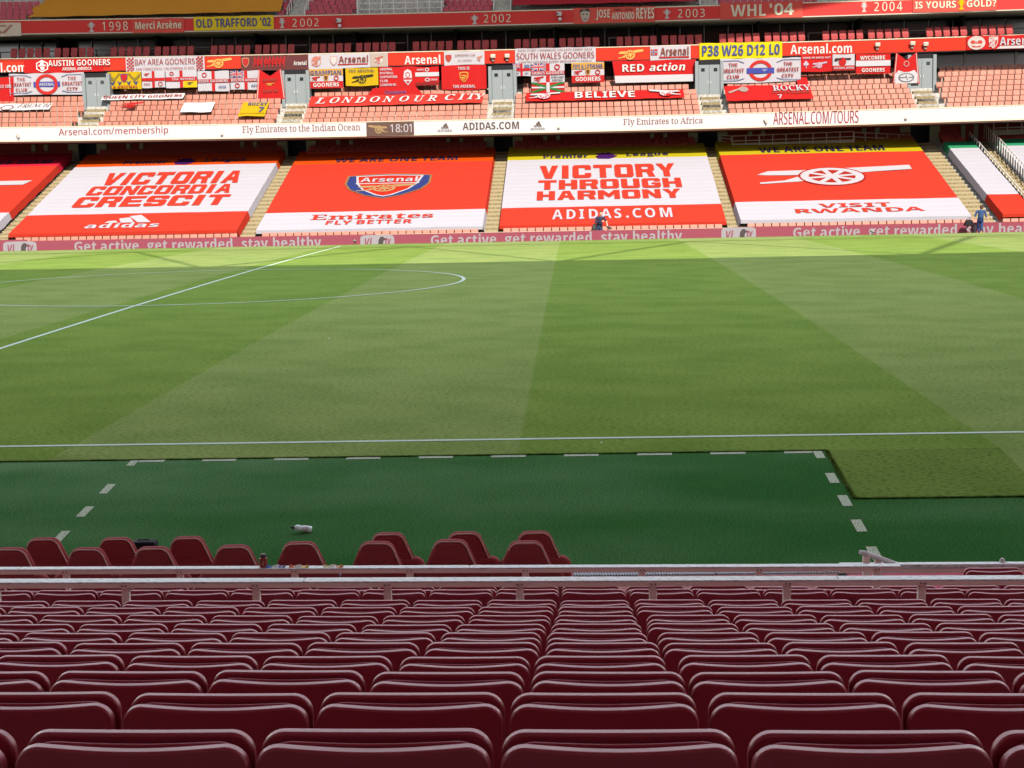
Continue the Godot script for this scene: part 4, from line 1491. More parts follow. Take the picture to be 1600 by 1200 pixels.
func balcony_banners() -> void:
	var z := -91.93
	var t := thing("red_parapet", "bright red balcony front in the middle of the opposite stand with club lettering", "balcony front")
	var g := Geo.new()
	bent_box(g, -48, 62, 11.42, 12.30, -92.0, -92.14)
	obj("panel", g.mesh(), m.red_cloth, t)
	g = Geo.new()
	bent_box(g, -48, 62, 12.30, 12.36, -91.97, -92.16)
	obj("top_rail", g.mesh(), m.cream, t)
	var put := func(s: String, r: Array, mt: Material, kind: String) -> void:
		text(t, s, r[0], r[1], r[2], r[3], mt, kind, 0.0).position.z = -91.97
	put.call("Arsenal.com", [MID.com0[0] + .1, MID.com0[1], 4.3, .66], m.bright, "bold")
	put.call("Arsenal.com", MID.com1, m.bright, "bold")
	put.call("Arsenal", MID.ars1, m.bright, "bold")
	for k in [MID.cann1, MID.cann2]:
		var p := Print.new()
		p.z = 0.0
		p.frame(k[0], k[1], k[2], k[3])
		p.cannon(Color(.55, .32, .09), Color(.42, .026, .014))
		emblem(t, p).position.z = -91.97
	var gp := "supporter banners on the red balcony front"
	var d := sign_sheet("fan_banner", "red banner with white lettering in two lines and a white hexagon badge", [-22.4, 11.93, 5.6, .88], z, m.flag_red, gp)
	say(d, "AUSTIN GOONERS", .2, .22, .78, .46, m.bright)
	say(d, "ARSENAL AMERICA", .17, -.24, .37, .24, m.bright)
	var p := print_on(d)
	p.frame(-0.27 * d.w, 0.02, 0.82, 0.84)
	p.poly([[0, .5], [.5, .26], [.5, -.26], [0, -.5], [-.5, -.26], [-.5, .26]], Color(.7, .7, .68))
	p.poly([[0, .42], [.42, .22], [.42, -.22], [0, -.42], [-.42, -.22], [-.42, .22]], Color(.40, .014, .014))
	p.poly([[-.18, .12], [-.1, .38], [.1, .38], [.18, .12], [.32, .08], [.3, -.02], [-.3, -.02], [-.32, .08]], Color(.7, .7, .68))
	p.poly([[-.18, -.08], [.2, -.08], [.16, -.3], [-.06, -.34]], Color(.7, .7, .68))
	emblem(d.o, p)
	d = sign_sheet("fan_banner", "white banner with thin red capitals and chequered red ends", MID.bay, z, m.flag_white, gp)
	say(d, "BAY AREA GOONERS", 0, .15, .76, .38, m.red_ink, "regular")
	say(d, "SAN FRANCISCO, CALIFORNIA IS RED", 0, -.31, .74, .17, m.red_ink, "regular")
	p = print_on(d)
	p.frame(0, 0, d.w, d.h)
	for s in [-1, 1]:
		for i in 4:
			for j in 8:
				if (i + j) % 2 == 0:
					p.rect(s * .44 - .045 + i * .0225, -.46 + j * .115, s * .44 - .0225 + i * .0225, -.345 + j * .115, Color(.36, .03, .03))
	emblem(d.o, p)
	d = sign_sheet("fan_banner", "dark grey and red banner with a shield and small club word", MID.dark, z, mat(.06, .02, .02, .8, .1), gp)
	p = print_on(d)
	p.frame(0, 0, d.w, d.h)
	for i in 9:
		p.poly([[-.32 + .055 * i, -.3], [-.30 + .055 * i, -.3], [-.27 + .055 * i, .38], [-.30 + .055 * i, .38]], Color(.30, .03, .03))
	p.frame(-.43 * d.w, 0.04, .5, .7)
	p.shield(1, Color(.35, .2, .12))
	p.shield(.82, Color(.35, .03, .03))
	emblem(d.o, p)
	say(d, "IN UNITY", -.08, .06, .46, .34, m.flag_red)
	say(d, "Arsenal", .38, -.06, .19, .3, m.bright)
	d = sign_sheet("fan_banner", "wide white banner with pale round badges and outlined club word over a red bar", MID.whiteA, z, m.flag_white, gp)
	say(d, "Arsenal", .07, .12, .37, .46, m.pale_ink)
	p = print_on(d)
	p.frame(0, 0, d.w, d.h)
	p.rect(-.13, -.28, .25, -.20, Color(.36, .03, .03))
	p.rect(.28, -.46, .49, .46, Color(.36, .30, .26))
	p.frame(-.4 * d.w, 0, .66, .72)
	p.ring(0, 0, .5, .5, .16, Color(.42, .22, .18))
	p.cannon(Color(.44, .16, .12))
	p.frame(-.18 * d.w, 0.02, .5, .66)
	p.shield(1, Color(.42, .22, .18))
	p.shield(.86, Color(.46, .42, .42))
	p.frame(.39 * d.w, 0, .6, .55)
	p.disc(0, 0, .45, .45, Color(.46, .42, .4))
	p.cannon(Color(.36, .1, .08))
	emblem(d.o, p)
	d = sign_sheet("fan_banner", "small white banner with a shield and pale lines of writing, beside the lamps", MID.white2, z, m.flag_white, gp)
	p = print_on(d)
	p.frame(-.39 * d.w, 0, .42, .5)
	p.shield(1, Color(.36, .05, .04))
	p.frame(.38 * d.w, -.05, .4, .4)
	p.cannon(Color(.42, .2, .16))
	emblem(d.o, p)
	say(d, "SUPPORTERS CLUB", .02, .2, .5, .18, m.pale_ink, "regular")
	say(d, "EST. MCMXIII", .02, -.18, .34, .12, m.pale_ink, "regular")
	d = sign_sheet("fan_banner", "white banner with the words SOUTH WALES in thin capitals above the red strip", MID.swg, z, m.flag_white, gp)
	say(d, "SOUTH WALES GOONERS", 0, .0, .96, .38, m.red_ink, "regular")
	say(d, "NEW PORT CWMBRAN VALLEYS EBBW VALE", 0, .36, .92, .12, m.pale_ink, "regular")
	say(d, "CARDIFF SWANSEA BARRY BRIDGEND LLANELLI", 0, -.36, .9, .12, m.pale_ink, "regular")
	d = sign_sheet("fan_banner", "white banner with a small red cross flag and outlined word over a red bar", MID.norw, z, m.flag_white, gp)
	p = print_on(d)
	p.frame(-.40 * d.w, .05, .45, .4)
	p.rect(-.5, -.5, .5, .5, Color(.36, .03, .03))
	p.rect(-.5, -.14, .5, .14, Color(.44, .42, .44))
	p.rect(-.26, -.5, -.02, .5, Color(.44, .42, .44))
	p.rect(-.5, -.07, .5, .07, Color(.03, .04, .14))
	p.rect(-.2, -.5, -.08, .5, Color(.03, .04, .14))
	p.frame(0, 0, d.w, d.h)
	p.rect(-.28, -.38, .46, -.27, Color(.36, .03, .03))
	emblem(d.o, p)
	say(d, "Arsenal", .1, .1, .70, .58, m.pale_ink)
	d = sign_sheet("fan_banner", "bright yellow banner with blue-grey record of a season: P38 W26 D12 L0", MID.p38, z, mat(.29, .25, .006, .8, .1), gp)
	say(d, "P38 W26 D12 L0", 0, .02, .94, .64, m.blue_ink)
	d = sign_sheet("fan_banner", "white banner part with pale round face, shield and outlined word at the right edge", [43.0, 12.04, 6.0, .95], z, m.flag_red, gp)
	p = print_on(d)
	p.frame(-.39 * d.w, 0, 1.2, .92)
	p.disc(0, 0, .5, .5, Color(.46, .40, .38))
	p.disc(-.2, .05, .14, .14, Color(.40, .06, .05))
	p.disc(.2, .05, .14, .14, Color(.40, .06, .05))
	p.poly([[-.3, -.18], [0, -.26], [.3, -.18], [.2, -.34], [-.2, -.34]], Color(.40, .06, .05))
	p.poly([[-.1, -.06], [.1, -.06], [0, .12]], Color(.40, .10, .08))
	p.frame(-.2 * d.w, 0, .62, .8)
	p.shield(1, Color(.46, .42, .42))
	p.shield(.84, Color(.40, .05, .04))
	p.cannon(Color(.46, .42, .42), Color(.40, .05, .04))
	p.frame(.1 * d.w, -.28, 3.2, .3)
	p.poly([[-.5, -.5], [.5, -.5], [.5, .5], [0, .1], [-.42, .1]], Color(.46, .42, .42))
	emblem(d.o, p)
	say(d, "Arsenal", .07, .1, .40, .62, m.flag_white)
	var lamps := [[MID.fix1, "lamp beside the small white banner, left of a pair"], [MID.fix2, "lamp beside the small white banner, right of a pair"], [MID.fix3, "cluster lamp on the red front right of the website lettering"], [MID.fix4, "lamp above the red pennant, left of a pair"], [MID.fix5, "lamp above the red pennant, right of a pair"]]
	for l in lamps:
		fixture(Vector3(l[0][0], l[0][1], -91.93), l[1])

func fan_banners() -> void:
	var z := -91.88
	var gp := "supporter flags hanging from the balcony front"
	var red := Color(.38, .02, .02)
	var white := Color(.46, .44, .47)
	var blue := Color(.03, .05, .17)
	var gold := Color(.46, .25, .05)
	var d := cloth("fan_flag", "red flag hanging at the far left edge of the stand", "flag", [-26.9, 10.3, 1.9, 1.95], z, m.flag_red, gp, 0.05, 0.9)
	say(d, "SINCE 1886", .1, .16, .6, .12, m.flag_white)
	var n := 0
	for q in [[FLG.great1, "pale flag with red ring and blue bar between two slogans, left of the grey door"], [FLG.great2, "pale flag with red ring and blue bar between two slogans, under the yellow banner"]]:
		d = cloth("fan_flag", q[1], "flag", q[0], z, m.flag_white, gp, 0.04)
		for s in [-1, 1]:
			say(d, "THE", s * .34, .24, .11, .14, m.red_ink)
			say(d, "GREATEST", s * .34, 0.0, .27, .16, m.red_ink)
			say(d, "CLUB" if s < 0 else "CITY", s * .34, -.25, .15, .15, m.red_ink)
		var p := print_on(d)
		p.frame(0, -.02 * d.h, 1.62, 1.42)
		p.ring(0, 0, .5, .5, .30, Color(.42, .03, .025), 28)
		p.rect(-.58, -.13, .58, .13, Color(.05, .06, .26))
		p.frame(0, 0, d.w, d.h)
		for s in [-1, 1]:
			p.poly([[s * .5, .42], [s * .28, .42], [s * .2, .32], [s * .2, .29], [s * .285, .395], [s * .5, .395]], Color(.12, .13, .26))
			p.poly([[s * .5, -.42], [s * .28, -.42], [s * .2, -.34], [s * .2, -.31], [s * .285, -.395], [s * .5, -.395]], Color(.12, .13, .26))
		emblem(d.o, p)
		text(d.o, "ARSENAL", 0, -.02 * d.h, 1.05, .2, m.flag_white, "bold", 0.06, 0.0, d.wave)
		n += 1
	d = cloth("fan_flag", "yellow flag with blue zigzags and a red shield", "flag", FLG.yel1, z, m.flag_yellow, gp, 0.04)
	var p := print_on(d)
	p.frame(0, 0, d.w, d.h)
	for s in [-1, 1]:
		p.poly([[s * .48, .42], [s * .30, .1], [s * .16, .4], [s * .10, .4], [s * .30, -.08], [s * .48, .24]], Color(.20, .15, .03))
		p.poly([[s * .42, -.02], [s * .34, -.3], [s * .26, -.02], [s * .34, -.12]], blue)
		p.poly([[s * .2, -.02], [s * .14, -.3], [s * .06, -.04], [s * .13, -.12]], blue)
	p.frame(0, .14 * d.h, .5, .6)
	p.shield(1, blue)
	p.shield(.84, red)
	emblem(d.o, p)
	say(d, "LA ARSENAL", 0, -.38, .8, .16, m.red_ink)
	d = cloth("fan_flag", "white flag with a plain red cross and small badges, beside the yellow zigzag flag", "flag", FLG.sg1, z, m.flag_white, gp, 0.03)
	p = print_on(d)
	p.frame(0, 0, d.w, d.h)
	p.cross(red)
	p.frame(-.28 * d.w, .3 * d.h, .4, .2); p.cannon(red)
	p.frame(.3 * d.w, -.28 * d.h, .34, .3); p.ring(0, 0, .5, .5, .3, red, 16)
	emblem(d.o, p)
	say(d, "ESSEX", -.28, -.28, .26, .12, m.red_ink)
	d = cloth("fan_flag", "white red-cross flag with a yellow lower corner and lettered bar", "flag", FLG.sg2, z, m.flag_white, gp, 0.03)
	p = print_on(d)
	p.frame(0, 0, d.w, d.h)
	p.rect(.06, -.5, .5, -.08, Color(.52, .36, .012))
	p.cross(red, .12, .05)
	p.frame(.28 * d.w, -.27 * d.h, .5, .24); p.cannon(Color(.05, .06, .05))
	p.frame(-.3 * d.w, .33 * d.h, .3, .26); p.ring(0, 0, .5, .5, .4, red, 14)
	emblem(d.o, p)
	say(d, "The Arsenal", .07, .02, .74, .15, m.flag_white, "serif bold")
	for q in [[FLG.sg3, "white red-cross flag with a lettered red bar and a sagging head", "ESSEX GOONERS", false], [FLG.sg4, "white red-cross flag with union corner, beside the red shirt pennant", "BOLTON GOONERS", true]]:
		d = cloth("fan_flag", q[1], "flag", q[0], z, m.flag_white, gp, 0.05)
		p = print_on(d)
		p.frame(0, 0, d.w, d.h)
		p.cross(red, .09, .05)
		if q[3]:
			p.frame(-.28 * d.w, .32 * d.h, .42 * d.w, .34 * d.h)
			p.union_flag(red, blue, white)
		p.frame(-.28 * d.w, (.3 if not q[3] else -.28) * d.h, .36, .34); p.ring(0, 0, .5, .5, .36, red, 16)
		emblem(d.o, p)
		say(d, q[2], 0, 0, .92, .13, m.flag_white)
		say(d, "AFC" if q[3] else "NORTH BANK", .28, -.3, .24, .12, m.blue_ink)
	d = cloth("fan_flag", "red shirt shaped pennant with V neck and white edges", "flag", FLG.pen1, z + 0.5, m.flag_red, gp, 0.05, 1.3, 0.22)
	p = print_on(d)
	p.frame(0, 0, d.w, d.h)
	for s in [-1, 1]:
		p.poly([[s * .62, -.48], [s * .57, -.48], [s * .45, .44], [s * .49, .46]], Color(.45, .30, .28))
	p.frame(0, -.02 * d.h, .6, .2); p.cannon(gold)
	emblem(d.o, p)
	say(d, "RED ARMY", 0, .12, .62, .09, m.pale_ink)
	say(d, "ISLINGTON", 0, -.24, .66, .09, m.pale_ink)
	for q in [[FLG.gramp, "three band flag, gold over white over red, beside the yellow field gun flag", "GRAMPIAN"], [FLG.fife, "three band flag, gold over white over red, beside the wide red and white banner", "FIFE & LOTHIANS"]]:
		d = cloth("fan_flag", q[1], "flag", q[0], z, m.flag_white, gp, 0.04)
		p = print_on(d)
		p.frame(0, 0, d.w, d.h)
		p.rect(-.5, .16, .5, .47, gold)
		p.rect(-.5, -.5, .5, -.15, red)
		p.frame(-.3 * d.w, 0.0, .6, .3); p.cannon(red)
		p.frame(0, 0.01, .34, .46); p.shield(1, gold); p.shield(.7, Color(.12, .05, .03))
		p.frame(.3 * d.w, 0.0, .36, .34); p.ring(0, 0, .5, .5, .36, red, 16)
		emblem(d.o, p)
		say(d, q[2], 0, .29, .9, .2, m.blue_ink)
		say(d, "GOONERS", 0, -.32, .76, .2, m.bright)
	d = cloth("fan_flag", "yellow flag with a black field gun and black words above it", "flag", FLG.thea, z, m.flag_yellow, gp, 0.04)
	p = print_on(d)
	p.frame(.02 * d.w, -.12 * d.h, 1.5, .62); p.cannon(Color(.03, .03, .02), Color(.50, .34, .012))
	emblem(d.o, p)
	say(d, "THE ARSENAL", 0, .34, .8, .14, m.black, "serif bold")
	d = cloth("fan_flag", "red banner with five lines of white capitals and a white badge", "flag", FLG.asc, z, m.flag_red, gp, 0.03)
	var lines := ["ARSENAL", "FOOTBALL", "SUPPORTERS", "CLUB", "LONDON N1"]
	for i in 5:
		say(d, lines[i], -.46 + [.33, .36, .46, .2, .42][i] / 2, .39 - .18 * i, [.33, .36, .46, .2, .42][i], .11, m.flag_white)
	p = print_on(d)
	p.frame(.28 * d.w, .0, .8, 1.1)
	p.poly([[0, -.5], [.36, -.2], [.36, .1], [.3, .38], [0, .5], [-.3, .38], [-.36, .1], [-.36, -.2]], white)
	p.ring(0, .14, .2, .18, .3, red, 16)
	p.rect(-.34, -.16, .34, -.05, red)
	p.poly([[-.2, -.24], [.2, -.24], [0, -.42]], red)
	emblem(d.o, p)
	d = cloth("fan_flag", "red trapezium of cloth with dark script under the capitals banner", "flag", [FLG.gooners[0], FLG.gooners[1], 3.0, .6], z + 0.35, m.flag_red, gp, 0.03, 1.36)
	say(d, "Gooners", .02, .0, .5, .42, m.blue_ink, "serif bold", .2)
	say(d, "EST 1886", .02, -.32, .9, .12, m.pale_ink)
	d = cloth("fan_flag", "small red, white and red striped flag with tiny badges", "flag", [3.02, 10.66, 1.64, 1.28], z, m.flag_red, gp, 0.03)
	p = print_on(d)
	p.frame(0, 0, d.w, d.h)
	p.rect(-.5, -.02, .5, .2, white)
	p.rect(-.5, -.5, .5, -.34, Color(.20, .02, .02))
	p.frame(0, .34 * d.h, .3, .26); p.ring(0, 0, .5, .5, .4, white, 14)
	p.frame(0, -.2 * d.h, .34, .26); p.ring(0, 0, .5, .5, .4, white, 14)
	emblem(d.o, p)
	say(d, "NORTH", -.28, .34, .28, .1, m.flag_white)
	say(d, "LONDON", .28, -.2, .3, .1, m.flag_white)
	d = cloth("fan_flag", "large plain red flag with a gold shield between two short lines", "flag", FLG.thisis, z, m.flag_red, gp, 0.03)
	say(d, "THIS IS", 0, .36, .26, .12, m.flag_white)
	say(d, "THE ARSENAL", 0, -.37, .5, .12, m.flag_white)
	p = print_on(d)
	p.frame(0, .02, .62, .72)
	p.shield(1, gold); p.shield(.8, red)
	p.frame(0, -.06, .46, .24); p.cannon(gold)
	p.rect(-.4, .6, .4, .9, gold)
	emblem(d.o, p)
	d = cloth("fan_flag", "short white red-cross flag with union corner, right of the grey doors", "flag", FLG.sg5, z, m.flag_white, gp, 0.05)
	p = print_on(d)
	p.frame(0, 0, d.w, d.h)
	p.cross(red, .1, .06)
	p.frame(-.28 * d.w, .3 * d.h, .42 * d.w, .36 * d.h); p.union_flag(red, blue, white)
	p.frame(.3 * d.w, .26 * d.h, .3 * d.w, .26 * d.h); p.rect(-.5, -.5, .5, .5, Color(.12, .14, .22))
	emblem(d.o, p)
	say(d, "KENT", -.28, -.28, .3, .14, m.blue_ink)
	say(d, "AFC", .28, -.28, .24, .14, m.blue_ink)
	d = cloth("fan_flag", "white flag with union corner, red lettered bar and black motto", "flag", FLG.saints, z, m.flag_white, gp, 0.03)
	p = print_on(d)
	p.frame(0, 0, d.w, d.h)
	p.cross(red, .1, .055)
	p.frame(-.28 * d.w, .31 * d.h, .42 * d.w, .38 * d.h); p.union_flag(red, blue, white)
	p.frame(.28 * d.w, .3 * d.h, .4, .4); p.ring(0, 0, .5, .5, .4, red, 16)
	p.frame(-.28 * d.w, -.3 * d.h, .7, .36); p.cannon(red)
	emblem(d.o, p)
	say(d, "SAINTS GOONERS", 0, 0, .96, .15, m.flag_white)
	say(d, "OVER LAND", .28, -.22, .38, .1, m.black)
	say(d, "AND SEA", .28, -.38, .32, .1, m.black)
	d = cloth("fan_flag", "red flag with green and white diagonal cross below the union corner flag", "flag", FLG.basque, z + 0.2, m.flag_red, gp, 0.03)
	p = print_on(d)
	p.frame(0, 0, d.w, d.h)
	for s in [-1, 1]:
		p.poly([[-.5, s * -.5], [-.38, s * -.5], [.5, s * .38], [.5, s * .5], [.38, s * .5], [-.5, s * -.38]], Color(.03, .14, .04))
	p.rect(-.5, -.08, .5, .08, white)
	p.rect(-.05, -.5, .05, .5, white)
	emblem(d.o, p)
	d = cloth("fan_flag", "wide banner, red over white, with two bold words and a round badge", "flag", [18.7, 10.64, 5.75, 1.5], z, m.flag_red, gp, 0.03, 0.92)
	p = print_on(d)
	p.frame(0, 0, d.w, d.h)
	p.poly([[-.465, -.5], [.465, -.5], [.475, -.18], [-.475, -.18]], white)
	p.frame(-.01 * d.w, -.38 * d.h, .66, .56)
	p.poly([[0, .5], [.5, .16], [.5, -.22], [-.5, -.22], [-.5, .16]], red)
	p.poly([[0, .38], [.38, .1], [.38, -.22], [-.38, -.22], [-.38, .1]], white)
	p.disc(0, 0, .2, .2, red, 12)
	emblem(d.o, p)
	say(d, "RED", -.25, .16, .26, .33, m.bright)
	say(d, "action", .16, .18, .42, .36, m.bright, "bold", .22)
	d = cloth("fan_flag", "red flag with pale clover and field gun beside the red disc flag", "flag", FLG.clover, z, m.flag_red, gp, 0.03)
	p = print_on(d)
	p.frame(-.34 * d.w, -.08 * d.h, .42, .5)
	for q in [[-.22, .1], [.22, .1], [0, .34]]:
		p.disc(q[0], q[1], .22, .2, Color(.40, .34, .42), 12)
	p.poly([[-.05, .1], [.05, .1], [.12, -.5], [.02, -.5]], Color(.40, .34, .42))
	p.frame(.1 * d.w, -.1 * d.h, 1.0, .44); p.cannon(Color(.40, .34, .42), red)
	emblem(d.o, p)
	say(d, "WEEK IN WEEK OUT", 0, .34, .9, .11, m.flag_white)
	d = cloth("fan_flag", "pale flag with a red disc and a dark field gun, red lettered foot", "flag", FLG.japan, z, m.flag_white, gp, 0.03)
	p = print_on(d)
	p.frame(0, 0, d.w, d.h)
	p.rect(-.5, -.5, .5, -.2, red)
	p.disc(-.06, .04, .17, .26, red)
	p.rect(-.4, .14, .32, .26, Color(.05, .03, .03))
	p.rect(-.42, .08, -.28, .18, Color(.05, .03, .03))
	emblem(d.o, p)
	say(d, "ARSENAL JAPAN", 0, -.36, .92, .16, m.flag_white)
	d = cloth("fan_flag", "red, white and red banded flag with two lines of bold capitals", "flag", FLG.wyc, z, m.flag_red, gp, 0.04)
	p = print_on(d)
	p.frame(0, 0, d.w, d.h)
	p.rect(-.5, -.12, .5, .16, white)
	p.frame(0, .02, .6, .26); p.cannon(red)
	emblem(d.o, p)
	say(d, "WYCOMBE", -.02, .3, .72, .19, m.bright)
	say(d, "GOONERS", 0, -.32, .66, .19, m.bright)
	d = cloth("fan_flag", "red pennant with V neck and a large white badge at its foot", "flag", FLG.pen2, z + 0.55, m.flag_red, gp, 0.04, 1.28, 0.24)
	p = print_on(d)
	p.frame(0, -.29 * d.h, d.w * 1.05, .42 * d.h)
	p.poly([[-.5, -.5], [.5, -.5], [.5, .2], [.36, .5], [.12, .36], [-.12, .36], [-.36, .5], [-.5, .2]], white)
	p.ring(0, -.06, .36, .34, .16, Color(.14, .14, .16), 18)
	p.poly([[-.3, -.02], [-.06, -.02], [0, .14], [.06, -.18], [.12, -.02], [.3, -.02], [.3, -.08], [.1, -.08], [.04, -.28], [0, .0], [-.04, -.08], [-.3, -.08]], Color(.14, .14, .16))
	p.frame(0, .12 * d.h, .4, .4); p.ring(0, 0, .5, .5, .3, Color(.45, .2, .18), 14)
	p.frame(0, 0, d.w, d.h)
	for s in [-1, 1]:
		p.poly([[s * .60, -.48], [s * .55, -.48], [s * .44, .44], [s * .48, .46]], Color(.45, .30, .28))
	emblem(d.o, p)
	# strips and cloths laid on the seats of the club tier
	var b := Basis(Vector3.RIGHT, -PI / 2 + atan(0.481))
	var laid := func(called: String, label: String, r: Array, mt: Material) -> Dictionary:
		var k := sqrt(1.0 + 0.481 * 0.481)
		var dz: float = r[1] / k
		var c := cloth("seat_banner", label, "banner", [r[0], 7.86 + 0.481 * dz + rise(r[0]), r[2], r[3]], -87.9 - dz, mt, "cloths laid on the club tier seats", 0.03)
		c.o.basis = b
		return c
	d = laid.call("", "white strip with thin dark italic capitals on the leftmost seats", CLB.french, m.laid_white)
	say(d, "FRENCH", .22, 0, .54, .55, m.grey_ink, "serif", .3)
	p = print_on(d)
	p.frame(-.24 * d.w, -.1, 1.0, .9)
	p.ring(0, -.1, .5, .5, .18, Color(.20, .06, .08), 6)
	emblem(d.o, p)
	d = laid.call("", "white strip with red capitals above the blank white flag", [CLB.queen[0], CLB.queen[1], CLB.queen[2], .92], m.laid_white)
	say(d, "QUEEN CITY GOONERS", 0, -.16, .96, .6, m.red_ink)
	d = laid.call("", "small red field gun cut from cloth lying on the seats", [CLB.smallc[0], CLB.smallc[1], .3, .3], m.flag_red)
	p = print_on(d)
	p.frame(0, 0, 1.5, 1.1); p.cannon(red)
	emblem(d.o, p)
	d = laid.call("", "blank white flag crumpled on the seats below the white strip", CLB.whitef, m.laid_white)
	d = laid.call("", "yellow cloth with dark letters and a number, beside the second stairs", CLB.rocky7, m.flag_yellow)
	say(d, "ROCKY", .1, .3, .72, .2, m.blue_ink)
	say(d, "7", .3, -.1, .2, .36, m.blue_ink)
	p = print_on(d)
	p.frame(0, 0, d.w, d.h)
	p.rect(-.46, -.34, .46, -.28, Color(.40, .24, .01))
	emblem(d.o, p)
	d = laid.call("", "longest red strip, white italic slab letters spread wide across the seats", [CLB.london[0], CLB.london[1], CLB.london[2], 1.75], mat(.27, .02, .016, .8, .1))
	var xs := [-.45, -.37, -.295, -.215, -.13, -.05, .045, .13, .215, .315, .385, .44, .49]
	var word := "LONDONOURCITY"
	for i in 13:
		say(d, word[i], (xs[i] + .005) * 0.97, -.02 + (.05 if i > 8 else -.02), .052 if word[i] != "I" else .026, .56, m.bright, "serif bold", .18)
	d = laid.call("", "red strip with cut white letters, a gold ribbon and two white field guns", [CLB.believe[0], CLB.believe[1], CLB.believe[2], 1.45], m.flag_red)
	say(d, "BELIEVE", .0, -.02, .38, .72, m.bright, "bold")
	p = print_on(d)
	p.z = .10
	p.frame(-.0 * d.w, 0, .9, 1.5)
	p.poly([[-.5, -.46], [-.28, -.5], [.16, .1], [.12, .4], [0, .5], [-.12, .4], [-.16, .1], [.28, -.5], [.5, -.46], [.02, .14]], Color(.52, .28, .01))
	for s in [-1, 1]:
		p.frame(s * .38 * d.w, -.02, 2.1 * -s, 1.1)
		p.cannon(white, red)
	emblem(d.o, p)
	d = laid.call("", "red cloth with a pale figure at its left and curly white lettering", CLB.rocky, m.flag_red)
	say(d, "ROCKY", .28, .2, .44, .36, m.flag_white, "serif bold")
	say(d, "Never Forgotten", .26, -.12, .44, .18, m.pale_ink, "serif bold")
	say(d, "7", .12, -.36, .05, .24, m.flag_white)
	p = print_on(d)
	p.frame(-.3 * d.w, -.04 * d.h, 2.0, 2.3)
	p.poly([[-.3, -.5], [.4, -.5], [.34, -.1], [.3, .1], [.06, .08], [-.3, .0], [-.5, .1], [-.44, .2], [-.1, .22], [-.34, -.1]], Color(.34, .28, .28))
	p.disc(.06, .26, .16, .2, Color(.30, .22, .20), 14)
	p.poly([[-.5, .08], [-.08, .34], [0, .3], [-.42, 0]], Color(.32, .25, .23))
	emblem(d.o, p)
	d = laid.call("", "scrap of red cloth on the seats under the pale ring flag", CLB.redbit, m.flag_red)

